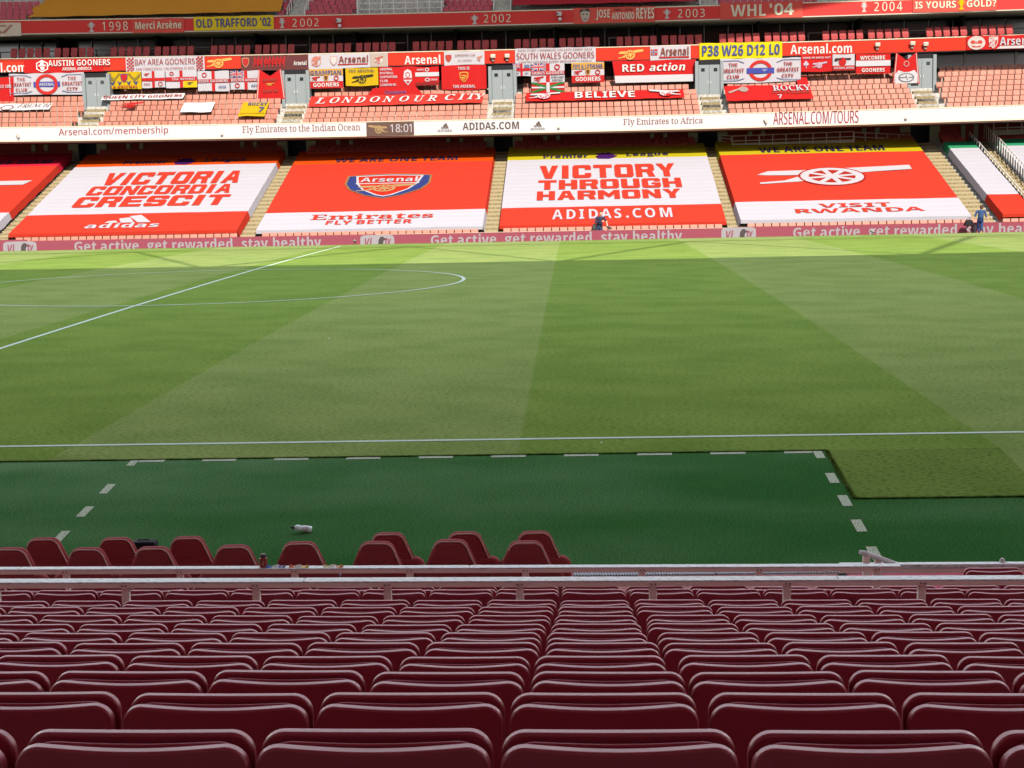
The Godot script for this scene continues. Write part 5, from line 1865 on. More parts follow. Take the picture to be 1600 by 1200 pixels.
func fascia_banners() -> void:
	var z := -91.62
	var t := thing("long_parapet", "long red front of the upper tier with cup emblems and years in white", "balcony front")
	var g := Geo.new()
	bent_box(g, -48, 62, 14.02, 14.88, -91.68, -91.78)
	obj("panel", g.mesh(), m.fascia, t)
	g = Geo.new()
	bent_box(g, -48, 62, 14.88, 14.95, -91.65, -91.84)
	obj("top_rail", g.mesh(), m.cream, t)
	g = Geo.new()
	bent_box(g, -48, 62, 13.95, 14.02, -91.67, -91.9)
	obj("bottom_trim", g.mesh(), m.pillar, t)
	for q in [["1998", FAS.y1998], ["2002", FAS.y2002], ["2002", FAS.y2002b], ["2003", FAS.y2003], ["2004", FAS.y2004]]:
		text(t, q[0], q[1][0], q[1][1], q[1][2], q[1][3], m.cream_ink, "wide", 0.0).position.z = -91.65
	var i := 0
	for q in [FAS.cup1, FAS.cup2, FAS.cup3, FAS.cup4, FAS.cup5]:
		var p := Print.new()
		p.z = 0.0
		p.frame(q[0], q[1], q[2], q[3])
		p.cup(Color(.44, .42, .40), i in [0, 2, 3])
		emblem(t, p).position.z = -91.66
		i += 1
	var gp := "banners on the front of the upper tier"
	var dull := mat(.30, .045, .035, .8, .1)
	var d := sign_sheet("fan_banner", "white banner with two pale red crossed shapes at the left edge of the upper front", [-26.9, 14.5, 3.5, .92], z, mat(.30, .26, .21, .8, .1), gp)
	var p := print_on(d)
	p.frame(.12 * d.w, 0, 1.5, .7)
	p.poly([[-.5, .4], [-.4, .44], [0, -.3], [-.1, -.4]], Color(.38, .16, .14))
	p.poly([[.5, .4], [.4, .44], [0, -.3], [.1, -.4]], Color(.38, .16, .14))
	p.rect(-.2, .3, .2, .42, Color(.38, .16, .14))
	emblem(d.o, p)
	d = sign_sheet("fan_banner", "light red banner with a two word French farewell in white", FAS.merci, z, dull, gp)
	text(d.o, "Merci Arsène", FAS.mercitxt[0] - FAS.merci[0], .03, FAS.mercitxt[2], .52, m.cream_ink, "bold", 0.04)
	d = sign_sheet("fan_banner", "yellow banner with blue-grey capitals and a year on the upper front", FAS.old, z, mat(.34, .25, .015, .8, .1), gp)
	text(d.o, "OLD TRAFFORD '02", 0, .02, 5.2, .58, m.blue_ink, "bold", 0.04)
	d = sign_sheet("fan_banner", "light red banner with a grey portrait and tall pale capitals", FAS.joseb, z, dull, gp)
	var ox: float = FAS.joseb[0]
	text(d.o, "JOSE", FAS.jose[0] - ox, .02, FAS.jose[2], .7, m.cream_ink, "bold", 0.04)
	text(d.o, "ANTONIO", FAS.antonio[0] - ox, -.08, FAS.antonio[2], .46, m.cream_ink, "bold", 0.04)
	text(d.o, "REYES", FAS.reyes[0] - ox, .06, FAS.reyes[2], .74, m.cream_ink, "bold", 0.04)
	text(d.o, "1983 - 2019", FAS.antonio[0] - ox, .33, 1.3, .14, m.grey_ink, "bold", 0.04)
	p = print_on(d)
	p.frame(FAS.face[0] - ox, 0, .76, .92)
	p.poly([[-.42, .1], [-.4, .4], [-.1, .5], [.3, .46], [.46, .25], [.42, -.05], [.3, -.36], [.06, -.5], [-.2, -.42], [-.36, -.14]], Color(.40, .34, .28))
	p.poly([[-.44, .14], [-.42, .42], [-.1, .52], [.34, .48], [.48, .22], [.3, .3], [-.1, .34], [-.34, .26]], Color(.05, .04, .04))
	p.rect(-.26, .06, -.06, .13, Color(.06, .04, .04))
	p.rect(.08, .06, .28, .13, Color(.06, .04, .04))
	p.rect(-.14, -.3, .18, -.24, Color(.10, .05, .05))
	emblem(d.o, p)
	d = sign_sheet("fan_banner", "light red banner with heavy cream initials and a year", FAS.whlb, z, dull, gp)
	text(d.o, "WHL", FAS.whl[0] - FAS.whlb[0] - .93, 0, 2.38, .78, m.cream_ink, "bold", 0.04)
	text(d.o, "'04", FAS.whl[0] - FAS.whlb[0] + 1.35, .02, 1.65, .78, m.cream_ink, "bold", 0.04)
	d = sign_sheet("fan_banner", "light red banner with a cream question and a yellow cup between its words", FAS.yoursb, z, dull, gp)
	text(d.o, "IS YOURS", FAS.yours[0] - FAS.yoursb[0], .03, FAS.yours[2], .46, m.cream_ink, "bold", 0.04)
	text(d.o, "GOLD?", FAS.gold[0] - FAS.yoursb[0], .05, FAS.gold[2], .46, m.cream_ink, "bold", 0.04)
	p = print_on(d)
	p.frame(FAS.gcup[0] - FAS.yoursb[0], .02, .5, .74)
	p.cup(Color(.56, .36, .01), false)
	emblem(d.o, p)
	camera_box(Vector3(FAS.cam1[0], FAS.cam1[1], -91.62), "pale camera housing on the red upper front, near the mustard sheet side")
	camera_box(Vector3(FAS.cam2[0], FAS.cam2[1], -91.62), "pale camera housing on the red upper front, left of the portrait banner")

# ------------------------------------------------------------------ near seats, rails, dugout
func slab_outline(w: float, h: float, r: float, sag: float, up := 14) -> PackedVector2Array:
	# counter-clockwise from the lower left; the head is a shallow hollow between two round corners
	var o := PackedVector2Array()
	o.append(Vector2(-w / 2 + 0.02, -h))
	o.append(Vector2(w / 2 - 0.02, -h))
	o.append(Vector2(w / 2 - 0.003, -h * 0.5))
	for i in 8:
		var a := PI / 2 * i / 7.0
		o.append(Vector2(w / 2 - r + r * cos(a), -r + r * sin(a)))
	for i in range(1, up):
		var u := 1.0 - float(i) / up
		o.append(Vector2(lerpf(-w / 2 + r, w / 2 - r, u), -sag * sin(u * PI)))
	for i in 8:
		var a := PI / 2 + PI / 2 * i / 7.0
		o.append(Vector2(-w / 2 + r + r * cos(a), -r + r * sin(a)))
	o.append(Vector2(-w / 2 + 0.003, -h * 0.5))
	return o

func make_padded_seat() -> Node3D:
	var t := thing("padded_seat", "x", "seat")
	# the origin is the middle of the head of the back, at its rear face
	var g := Geo.new()
	g.plate(slab_outline(0.454, 0.46, 0.046, 0.010), -0.015, 0.014, 0.007, 6)
	obj("back_shell", g.mesh(), m.maroon, t)
	g = Geo.new()
	g.plate(slab_outline(0.410, 0.40, 0.048, 0.004), -0.050, 0.014, 0.010, 6, Transform3D(Basis.IDENTITY, Vector3(0, -0.024, 0)))
	g.plate(slab_outline(0.428, 0.40, 0.052, 0.005), -0.049, 0.006, 0.0055, 4, Transform3D(Basis.IDENTITY, Vector3(0, -0.007, 0)))
	obj("back_pad", g.mesh(), m.pad, t)
	g = Geo.new()
	g.plate(slab_outline(0.452, 0.44, 0.046, 0.0015), -0.079, 0.013, 0.007, 6, Transform3D(Basis.IDENTITY, Vector3(0, 0.003, 0)))
	obj("front_panel", g.mesh(), m.maroon, t)
	g = Geo.new()
	g.bevel_box(Vector3(0, -0.44, -0.16), Vector3(0.42, 0.40, 0.09), 0.03, Basis(Vector3.RIGHT, -0.12))
	obj("folded_squab", g.mesh(), m.pad, t)
	for s in [-1, 1]:
		g = Geo.new()
		g.box(Vector3(s * 0.21, -0.58, -0.09), Vector3(0.03, 0.5, 0.12))
		obj("bracket", g.mesh(), m.iron, t)
	return t

func near_seats() -> void:
	var proto := make_padded_seat()
	var used := false
	var beyond := []
	var extra := [0.0, 0.008, -0.008, 0.024, -0.010, 0.016, 0.0, 0.025, -0.004, 0.006, 0.004, 0.012]
	for i in range(11, -1, -1):
		var n := 0
		for j in range(-26, 28):
			var x: float = [13.146, 13.125, 13.147, 13.14, 13.155, 13.147, 13.15, 13.157, 13.163, 13.164, 13.17, 13.16][i] + 0.470 * j + (extra[i] if j > 0 else 0.0) + rng.randf_range(-0.004, 0.004)
			var at := Vector3(x, ROW_TOP[i] - 0.006 - 0.009 * (x - 13.15) + rng.randf_range(-0.003, 0.003), row_z(i) + 0.082)
			var pa := seen_at(at + Vector3(-0.22, 0, 0))
			var pb := seen_at(at + Vector3(0.22, 0, 0))
			if pb.x < 2 or pa.x > 1598 or pa.y > 1198:
				if pa.x > -9000 and (x > 13.15 - 5.5 - 0.35 * i and x < 13.15 + 5.5 + 0.35 * i):
					beyond.append(Transform3D(Basis.from_euler(Vector3(0.07, 0, -0.009)), at))
				continue
			var t := proto
			if used:
				t = proto.duplicate()
				t.name = numbered("padded_seat")
				add_child(t)
			used = true
			t.position = at
			t.rotation = Vector3(rng.randf_range(-0.025, 0.025) + 0.07, rng.randf_range(-0.014, 0.014), -0.009 + rng.randf_range(-0.005, 0.005))
			var row: String = "row before the front rail" if i == 11 else "row just beyond the near rail" if i == 10 else "%s row from the bottom" % ordinal(i)
			tag(t, "maroon padded seat, %s, %s from the left" % [row, ordinal(n)], "seat", "maroon padded seats of the near stand")
			n += 1
	for k in 2:
		var t := proto.duplicate()
		t.name = numbered("padded_seat")
		add_child(t)
		t.position = Vector3(16.345 + 0.478 * k, 0.592, 10.48)
		t.rotation = Vector3(0.085, 0, -0.006)
		tag(t, ["maroon padded seat standing alone beyond the near rail, right of the handrail", "maroon padded seat cut by the right edge beyond the near rail"][k], "seat", "maroon padded seats of the near stand")
	# the rows go on past both edges of the photo
	var sg := Geo.new()
	sg.plate(slab_outline(0.454, 0.46, 0.046, 0.010), -0.015, 0.014, 0.007, 4)
	sg.plate(slab_outline(0.452, 0.44, 0.046, 0.0015), -0.079, 0.013, 0.007, 4, Transform3D(Basis.IDENTITY, Vector3(0, 0.003, 0)))
	sg.plate(slab_outline(0.41, 0.40, 0.046, 0.004), -0.048, 0.018, 0.01, 4, Transform3D(Basis.IDENTITY, Vector3(0, -0.02, 0)))
	var mm := MultiMesh.new()
	mm.transform_format = MultiMesh.TRANSFORM_3D
	mm.mesh = sg.mesh()
	mm.instance_count = beyond.size()
	for i in beyond.size():
		mm.set_instance_transform(i, beyond[i])
	var mi := MultiMeshInstance3D.new()
	mi.name = "further_seats"
	mi.multimesh = mm
	mi.material_override = m.maroon
	add_child(mi)
	tag(mi, "maroon seats of the same rows going on past the edges of the photo", "seats", "", "stuff")
	# the plinth under those two
	var g := Geo.new()
	g.box(Vector3(16.9, -0.45, 10.2), Vector3(1.6, 0.5, 0.9))
	tag(obj("seat_plinth", g.mesh(), m.concrete), "low concrete plinth under the seats standing alone at the right", "plinth")

func rails() -> void:
	var defs := [
		["near_rail", "nearest flat topped white rail crossing the whole photo in front of the seats", 12.44, 1.062, 4.0, 22.0, 9.977, 0.8965, 0.115, 0.0],
		["front_rail", "second white rail with a drink and papers lying on it, behind the bucket chairs", 10.6, 0.703, 5.0, 15.58, 9.894, 0.9165, 0.095, 0.0],
	]
	for d in defs:
		var t := thing(d[0], d[1], "rail", Vector3(13.0, d[3], d[2]))
		t.rotation.z = -0.0075
		var x0: float = d[4] - 13.0
		var x1: float = d[5] - 13.0
		var x := x0
		while x < x1 - 0.01:
			var xe := minf(x + 3.6, x1)
			var g := Geo.new()
			g.bevel_box(Vector3((x + xe) / 2, -0.006, 0), Vector3(xe - x - 0.003, 0.012, d[8]), 0.005)
			obj("top_bar", g.mesh(), m.rail, t)
			x = xe
		var g2 := Geo.new()
		g2.box(Vector3((x0 + x1) / 2, -0.027, d[8] / 2 - 0.006), Vector3(x1 - x0, 0.030, 0.010))
		g2.box(Vector3((x0 + x1) / 2, -0.027, -d[8] / 2 + 0.006), Vector3(x1 - x0, 0.030, 0.010))
		obj("edge_trim", g2.mesh(), m.rail_side, t)
		var px: float = d[6] - 7 * d[7]
		while px < d[5] - 0.1:
			if px > d[4]:
				var g := Geo.new()
				g.bevel_box(Vector3(px - 13.0, -0.48, 0.012), Vector3(0.052, 0.92, 0.05), 0.006)
				g.box(Vector3(px - 13.0, -0.93, 0.012), Vector3(0.12, 0.012, 0.12))
				var pst := obj("post", g.mesh(), m.rail_side, t)
				g = Geo.new()
				for s in [-1, 1]:
					g.tube(Vector3(px - 13.0 + s * 0.014, -0.026, d[8] / 2), Vector3(px - 13.0 + s * 0.014, -0.026, d[8] / 2 + 0.004), 0.006)
				obj("bolt", g.mesh(), m.iron, pst)
			px += d[7]
	# the rail along the foot of the stand right of the technical area
	var t := thing("track_rail", "white pipe rail with tan underside along the track, right of the technical area", "rail", Vector3(15.2, 0.535, 10.0))
	t.rotation.z = -0.006
	var g := Geo.new()
	g.bevel_box(Vector3(2.5, 0, 0), Vector3(5.0, 0.035, 0.09), 0.01)
	obj("top_bar", g.mesh(), m.rail, t)
	g = Geo.new()
	g.box(Vector3(2.5, -0.035, 0.03), Vector3(5.0, 0.035, 0.03))
	obj("edge_trim", g.mesh(), m.rail_side, t)
	for x in [1.33, 2.6, 3.84]:
		g = Geo.new()
		g.tube(Vector3(x, -0.95, -0.02), Vector3(x, 0.035, -0.02), 0.022)
		g.tube(Vector3(x, 0.035, -0.02), Vector3(x, 0.05, -0.02), 0.024, 0.012)
		obj("post", g.mesh(), m.rail, t)
	# stair handrail sloping down to the track
	t = thing("stair_handrail", "short sloping white handrail at the gap where the front rail ends", "handrail", Vector3(15.30, 0.0, 10.35))
	g = Geo.new()
	var a := Vector3(0.03, 0.735, 0.05)
	var b := Vector3(0.37, 0.52, -0.45)
	var dir := (b - a).normalized()
	var side := dir.cross(Vector3.UP).normalized()
	g.bevel_box((a + b) / 2, Vector3((b - a).length() + 0.05, 0.035, 0.075), 0.012, Basis(dir, side.cross(dir), side))
	obj("grip", g.mesh(), m.rail, t)
	for q in [0.08, 0.45]:
		var f := a.lerp(b, q)
		g = Geo.new()
		g.bevel_box(Vector3(f.x, (f.y - 0.75) / 2, f.z), Vector3(0.055, f.y + 0.72, 0.04), 0.006)
		obj("post", g.mesh(), m.rail_side, t)
	# red block with a white notice behind its posts
	t = thing("red_block", "small red block with a white notice behind the posts of the handrail", "block", Vector3(15.35, -0.5, 8.6))
	g = Geo.new()
	g.bevel_box(Vector3(0.0, 0.24, 0), Vector3(0.26, 0.48, 0.2), 0.02)
	obj("body", g.mesh(), m.track_red, t)
	g = Geo.new()
	g.box(Vector3(0.17, 0.43, 0.08), Vector3(0.26, 0.10, 0.012), Basis(Vector3.RIGHT, -0.4))
	var nt := obj("notice", g.mesh(), m.rail, t)
	g = Geo.new()
	for x in [0.09, 0.24]:
		g.box(Vector3(x, 0.432, 0.09), Vector3(0.03, 0.03, 0.006), Basis(Vector3.RIGHT, -0.4) * Basis(Vector3(0, 0, 1), 0.4))
	obj("print", g.mesh(), m.black, nt)

func chair_outline(w0: float, w1: float, y0: float, y1: float, r: float) -> PackedVector2Array:
	# a trapezium with round shoulders, counter-clockwise
	var o := PackedVector2Array()
	o.append(Vector2(-w0 / 2, y0))
	o.append(Vector2(w0 / 2, y0))
	var lean := atan2((w0 - w1) / 2, y1 - y0)
	for i in 7:
		var a := lean + (PI / 2 - lean) * i / 6.0
		o.append(Vector2(w1 / 2 - r + r * cos(a), y1 - r + r * sin(a)))
	for i in 7:
		var a := PI / 2 + (PI / 2 - lean) * i / 6.0
		o.append(Vector2(-w1 / 2 + r + r * cos(a), y1 - r + r * sin(a)))
	return o

func dugout() -> void:
	var spots := [
		[8.03, .585, 9.2, "bucket chair with wrinkled dark red cover at the left edge, nearer row"], [8.711, .576, 9.2, "dark red bucket chair, second from the left in the nearer row"], [9.312, .586, 9.2, "dark red bucket chair in front of the black case, nearer row"], [10.035, .589, 9.2, "dark red bucket chair beside the drink, nearer row"],
		[10.622, .611, 9.2, "dark red bucket chair below the lying bottle, above the papers"], [11.283, .603, 9.2, "dark red bucket chair right of the papers, nearer row"], [11.949, .614, 9.2, "dark red bucket chair, last but one in the nearer row"], [12.605, .597, 9.2, "dark red bucket chair, rightmost of the nearer row"],
		[8.075, .496, 8.4, "dark red bucket chair, leftmost of the farther row"], [8.753, .488, 8.4, "dark red bucket chair left of the black case, farther row"], [9.428, .492, 8.4, "dark red bucket chair right of the black case, farther row"], [11.309, .503, 8.4, "dark red bucket chair after the gap in the farther row"], [12.017, .503, 8.4, "dark red bucket chair, last but one in the farther row"], [12.657, .50, 8.4, "dark red bucket chair, rightmost of the farther row"]]
	var proto := thing("bucket_chair", "x", "chair")
	# the origin is on the floor under the back; the head is 1.1 m up
	var lean := Basis(Vector3.RIGHT, 0.10)
	var g := Geo.new()
	var head := chair_outline(0.475, 0.29, 0.80, 1.1, 0.085)
	g.plate(head, 0.0, 0.055, 0.05, 8, Transform3D(lean, Vector3(0, 0, -0.09)))
	obj("headrest", g.mesh(), m.leather, proto)
	g = Geo.new()
	for k in head.size() - 1:
		if k == 0: continue
		g.tube(lean * (Vector3(head[k].x, head[k].y, 0.046) * Vector3(0.955, 0.993, 1)) + Vector3(0, 0, -0.09), lean * (Vector3(head[k + 1].x, head[k + 1].y, 0.046) * Vector3(0.955, 0.993, 1)) + Vector3(0, 0, -0.09), 0.007, 0.007, 6)
	obj("piping", g.mesh(), m.piping, proto)
	g = Geo.new()
	g.plate(chair_outline(0.62, 0.60, 0.36, 0.875, 0.085), 0.0, 0.06, 0.05, 8, Transform3D(lean, Vector3(0, 0, -0.075)))
	obj("backrest", g.mesh(), m.leather, proto)
	g = Geo.new()
	g.bevel_box(Vector3(0, 0.40, -0.34), Vector3(0.54, 0.15, 0.5), 0.05)
	obj("seat", g.mesh(), m.leather, proto)
	g = Geo.new()
	for s in [-1, 1]:
		g.bevel_box(Vector3(s * 0.29, 0.56, -0.25), Vector3(0.06, 0.22, 0.36), 0.025)
	obj("side_bolster", g.mesh(), m.leather, proto)
	g = Geo.new()
	g.bevel_box(Vector3(0, 0.16, -0.28), Vector3(0.4, 0.32, 0.4), 0.02)
	obj("pedestal", g.mesh(), m.iron, proto)
	g = Geo.new()
	g.tube(lean * Vector3(-0.07, 0.70, 0.065) + Vector3(0, 0, -0.075), lean * Vector3(0.0, 0.688, 0.07) + Vector3(0, 0, -0.075), 0.007)
	g.tube(lean * Vector3(0.0, 0.688, 0.07) + Vector3(0, 0, -0.075), lean * Vector3(0.07, 0.70, 0.065) + Vector3(0, 0, -0.075), 0.007)
	obj("pull_loop", g.mesh(), m.piping, proto)
	g = Geo.new()
	for k in 10:
		var xa := lerpf(-0.19, 0.19, k / 10.0)
		var xb := lerpf(-0.19, 0.19, (k + 1) / 10.0)
		g.tube(lean * Vector3(xa, 0.925 - 0.12 * xa * xa, 0.0555) + Vector3(0, 0, -0.09), lean * Vector3(xb, 0.925 - 0.12 * xb * xb, 0.0555) + Vector3(0, 0, -0.09), 0.0022, 0.0022, 4)
	obj("seam", g.mesh(), m.maroon, proto)
	var first := true
	for s in spots:
		var t := proto
		if not first:
			t = proto.duplicate()
			t.name = numbered("bucket_chair")
			add_child(t)
		first = false
		t.scale = Vector3(1.1, 1.04, 1.0)
		t.position = Vector3(s[0], s[1] - 1.135, s[2])
		t.rotation = Vector3(rng.randf_range(-.02, .02), rng.randf_range(-0.05, 0.05), rng.randf_range(-.012, .006))
		tag(t, s[3], "chair", "dark red bucket chairs of the dugout")

# ------------------------------------------------------------------ railings of the far stand
func railing(label: String, pts: Array, posts: int, h: float, bars: int, mt: Material, panel := 0.0) -> void:
	# pts: the foot of the first and of the last post
	var t := thing("railing", label, "railing", pts[0])
	var d: Vector3 = pts[1] - pts[0]
	for i in posts + 1:
		var g := Geo.new()
		var f := d * (float(i) / posts)
		g.tube(f, f + Vector3(0, h, 0), 0.035, 0.035, 6)
		obj("post", g.mesh(), mt, t)
	for k in bars:
		var g := Geo.new()
		var y := h * (1.0 - float(k) / (bars + 0.4))
		g.tube(Vector3(0, y, 0), d + Vector3(0, y, 0), 0.03, 0.03, 6)
		obj("bar", g.mesh(), mt, t)
	if panel > 0.0:
		var g := Geo.new()
		g.quad(Vector3(0, 0, 0.01), d + Vector3(0, 0, 0.01), d + Vector3(0, panel, 0.01), Vector3(0, panel, 0.01))
		g.quad(Vector3(0, 0, -0.02), Vector3(0, panel, -0.02), d + Vector3(0, panel, -0.02), d + Vector3(0, 0, -0.02))
		obj("kick_panel", g.mesh(), m.pillar, t)

func tier_railings() -> void:
	railing("white railing with grey kick panel on the platform above the field gun cloth", [Vector3(23.9, 5.25, -90.3), Vector3(32.1, 5.38, -90.3)], 9, 0.82, 2, m.galv, 0.3)
	railing("short end of white railing left of the platform above the field gun cloth", [Vector3(23.1, 5.45, -91.2), Vector3(23.9, 5.35, -91.2)], 1, 0.75, 3, m.galv)
	railing("white railing falling away along the ramp right of the platform", [Vector3(32.15, 5.42, -90.4), Vector3(36.2, 5.2, -91.8)], 5, 0.72, 2, m.galv)
	railing("white railing on the platform beside the green topped cloth at the right edge", [Vector3(41.7, 5.75, -91.0), Vector3(52.0, 5.9, -91.0)], 11, 0.85, 2, m.galv, 0.35)
	# railings that run down beside the stairs
	railing("long stair railing falling along the narrow green topped cloth", [Vector3(40.12, plane_y(-91.2) - 0.35, -91.2), Vector3(40.12, plane_y(-74.4) - 0.35, -74.4)], 24, 0.75, 1, m.galv, 0.5)
	railing("long stair railing with many pickets right of the beige stairs", [Vector3(41.45, plane_y(-92.6) - 0.5, -92.6), Vector3(41.45, plane_y(-74.4) - 0.5, -74.4)], 30, 1.15, 1, m.galv)
	# pen of white railings among the upper seats and handrails of the upper stairs
	railing("front of the white railing pen among the upper seats", [Vector3(-1.7, 14.75, -92.15), Vector3(4.1, 14.75, -92.15)], 7, 1.35, 3, m.galv)
	railing("side of the white railing pen nearer the mustard sheet", [Vector3(-1.75, 14.75, -92.2), Vector3(-1.75, 14.95, -94.4)], 3, 1.35, 3, m.galv)
	railing("barred side of the white railing pen nearer the middle stairs", [Vector3(4.12, 14.75, -92.2), Vector3(4.12, 14.95, -94.4)], 4, 1.35, 5, m.galv)
	var fl := Geo.new()
	fl.box(Vector3(1.18, 14.72, -94.0), Vector3(5.8, 0.08, 3.4))
	fl.box(Vector3(1.18, 15.3, -95.7), Vector3(5.8, 1.2, 0.1))
	tag(obj("camera_platform", fl.mesh(), m.pillar), "empty grey platform inside the white railing pen", "platform")
	var k := 0
	for x in [-6.62, -5.40, 7.70, 8.88, 21.92, 23.08]:
		railing("handrail of the upper stairs, %s from the left" % ordinal(k), [Vector3(x, 14.6, -92.2), Vector3(x, 15.9, -95.0)], 3, 0.9, 1, m.galv)
		k += 1

# ------------------------------------------------------------------ people: one continuous skin each
func blend(a: float, b: float, k: float) -> float:
	var h := clampf(0.5 + 0.5 * (b - a) / k, 0.0, 1.0)
	return lerpf(b, a, h) - k * h * (1.0 - h)

func body_mesh(bones: Array, cell: float, k := 0.03) -> ArrayMesh:
	var lo := Vector3(9, 9, 9)
	var hi := -lo
	for b in bones:
		for e in [[b[0], b[2]], [b[1], b[3]]]:
			lo = lo.min(e[0] - Vector3.ONE * (e[1] + 0.05))
			hi = hi.max(e[0] + Vector3.ONE * (e[1] + 0.05))
	var n := Vector3i(((hi - lo) / cell).ceil()) + Vector3i.ONE
	var f := PackedFloat32Array()
	f.resize(n.x * n.y * n.z)
	f.fill(1.0)
	var w := PackedInt32Array()
	w.resize(f.size())
	var best := PackedFloat32Array()
	best.resize(f.size())
	best.fill(9.0)
	for bi in bones.size():
		var b: Array = bones[bi]
		var pad: float = maxf(b[2], b[3]) + 0.09
		var l: Vector3 = (b[0] as Vector3).min(b[1]) - Vector3.ONE * pad - lo
		var h: Vector3 = (b[0] as Vector3).max(b[1]) + Vector3.ONE * pad - lo
		var i0 := Vector3i((l / cell).floor()).clamp(Vector3i.ZERO, n - Vector3i.ONE)
		var i1 := Vector3i((h / cell).ceil()).clamp(Vector3i.ZERO, n - Vector3i.ONE)
		var ax: Vector3 = b[1] - b[0]
		var l2 := maxf(ax.length_squared(), 1e-6)
		for z in range(i0.z, i1.z + 1):
			for y in range(i0.y, i1.y + 1):
				for x in range(i0.x, i1.x + 1):
					var p := lo + Vector3(x, y, z) * cell
					var t := clampf((p - b[0]).dot(ax) / l2, 0.0, 1.0)
					var d: float = (p - (b[0] + ax * t)).length() - lerpf(b[2], b[3], t)
					var q := (z * n.y + y) * n.x + x
					f[q] = blend(f[q], d, k)
					if d < best[q]:
						best[q] = d
						w[q] = bi
	var g := Geo.new()
	var at := {}
	var pos := []
	var nor := []
	var col := []
	for z in n.z - 1:
		for y in n.y - 1:
			for x in n.x - 1:
				var q := (z * n.y + y) * n.x + x
				var s := Vector3.ZERO
				var c := 0
				var vals := []
				for o in 8:
					vals.append(f[q + (o & 1) + ((o >> 1) & 1) * n.x + (o >> 2) * n.x * n.y])
				for e in [[0, 1], [2, 3], [4, 5], [6, 7], [0, 2], [1, 3], [4, 6], [5, 7], [0, 4], [1, 5], [2, 6], [3, 7]]:
					var a: float = vals[e[0]]
					var b: float = vals[e[1]]
					if (a < 0.0) != (b < 0.0):
						var t := a / (a - b)
						var va := Vector3(e[0] & 1, (e[0] >> 1) & 1, e[0] >> 2)
						var vb := Vector3(e[1] & 1, (e[1] >> 1) & 1, e[1] >> 2)
						s += va.lerp(vb, t)
						c += 1
				if c:
					at[q] = pos.size()
					pos.append(lo + (Vector3(x, y, z) + s / c) * cell)
					nor.append(Vector3(vals[1] + vals[3] + vals[5] + vals[7] - vals[0] - vals[2] - vals[4] - vals[6], vals[2] + vals[3] + vals[6] + vals[7] - vals[0] - vals[1] - vals[4] - vals[5], vals[4] + vals[5] + vals[6] + vals[7] - vals[0] - vals[1] - vals[2] - vals[3]).normalized())
					col.append(bones[w[q]][4])
	var sx := 1
	var sy := n.x
	var sz := n.x * n.y
	for q in at:
		for e in [[sx, sy, sz], [sy, sz, sx], [sz, sx, sy]]:
			var a := f[q]
			var b := f[q + e[0]]
			if (a < 0.0) == (b < 0.0):
				continue
			var ids := [q, q - e[1], q - e[1] - e[2], q - e[2]]
			var ok := true
			for i in ids:
				if not at.has(i): ok = false
			if not ok:
				continue
			if a >= 0.0:
				ids.reverse()
			for tri in [[0, 2, 1], [0, 3, 2]]:
				for v in tri:
					var i: int = at[ids[v]]
					g.v.append(pos[i])
					g.n.append(nor[i])
					g.c.append(col[i])
					g.t.append(Vector2.ZERO)
	return g.mesh()

func hand(bones: Array, wrist: Vector3, dir: Vector3, across: Vector3, skin: Color) -> void:
	var palm := wrist + dir * 0.085
	bones.append([wrist, palm, 0.026, 0.032, skin])
	for k in 4:
		var root := palm + across * (0.020 * (k - 1.5))
		var l: float = [0.062, 0.074, 0.070, 0.052][k]
		var kn := root + dir * l * 0.6
		bones.append([root, kn, 0.010, 0.009, skin])
		bones.append([kn, kn + (dir + Vector3(0, 0, -0.6)).normalized() * l * 0.5, 0.009, 0.008, skin])
	bones.append([wrist + dir * 0.03, wrist + dir * 0.075 + across * 0.05, 0.011, 0.009, skin])

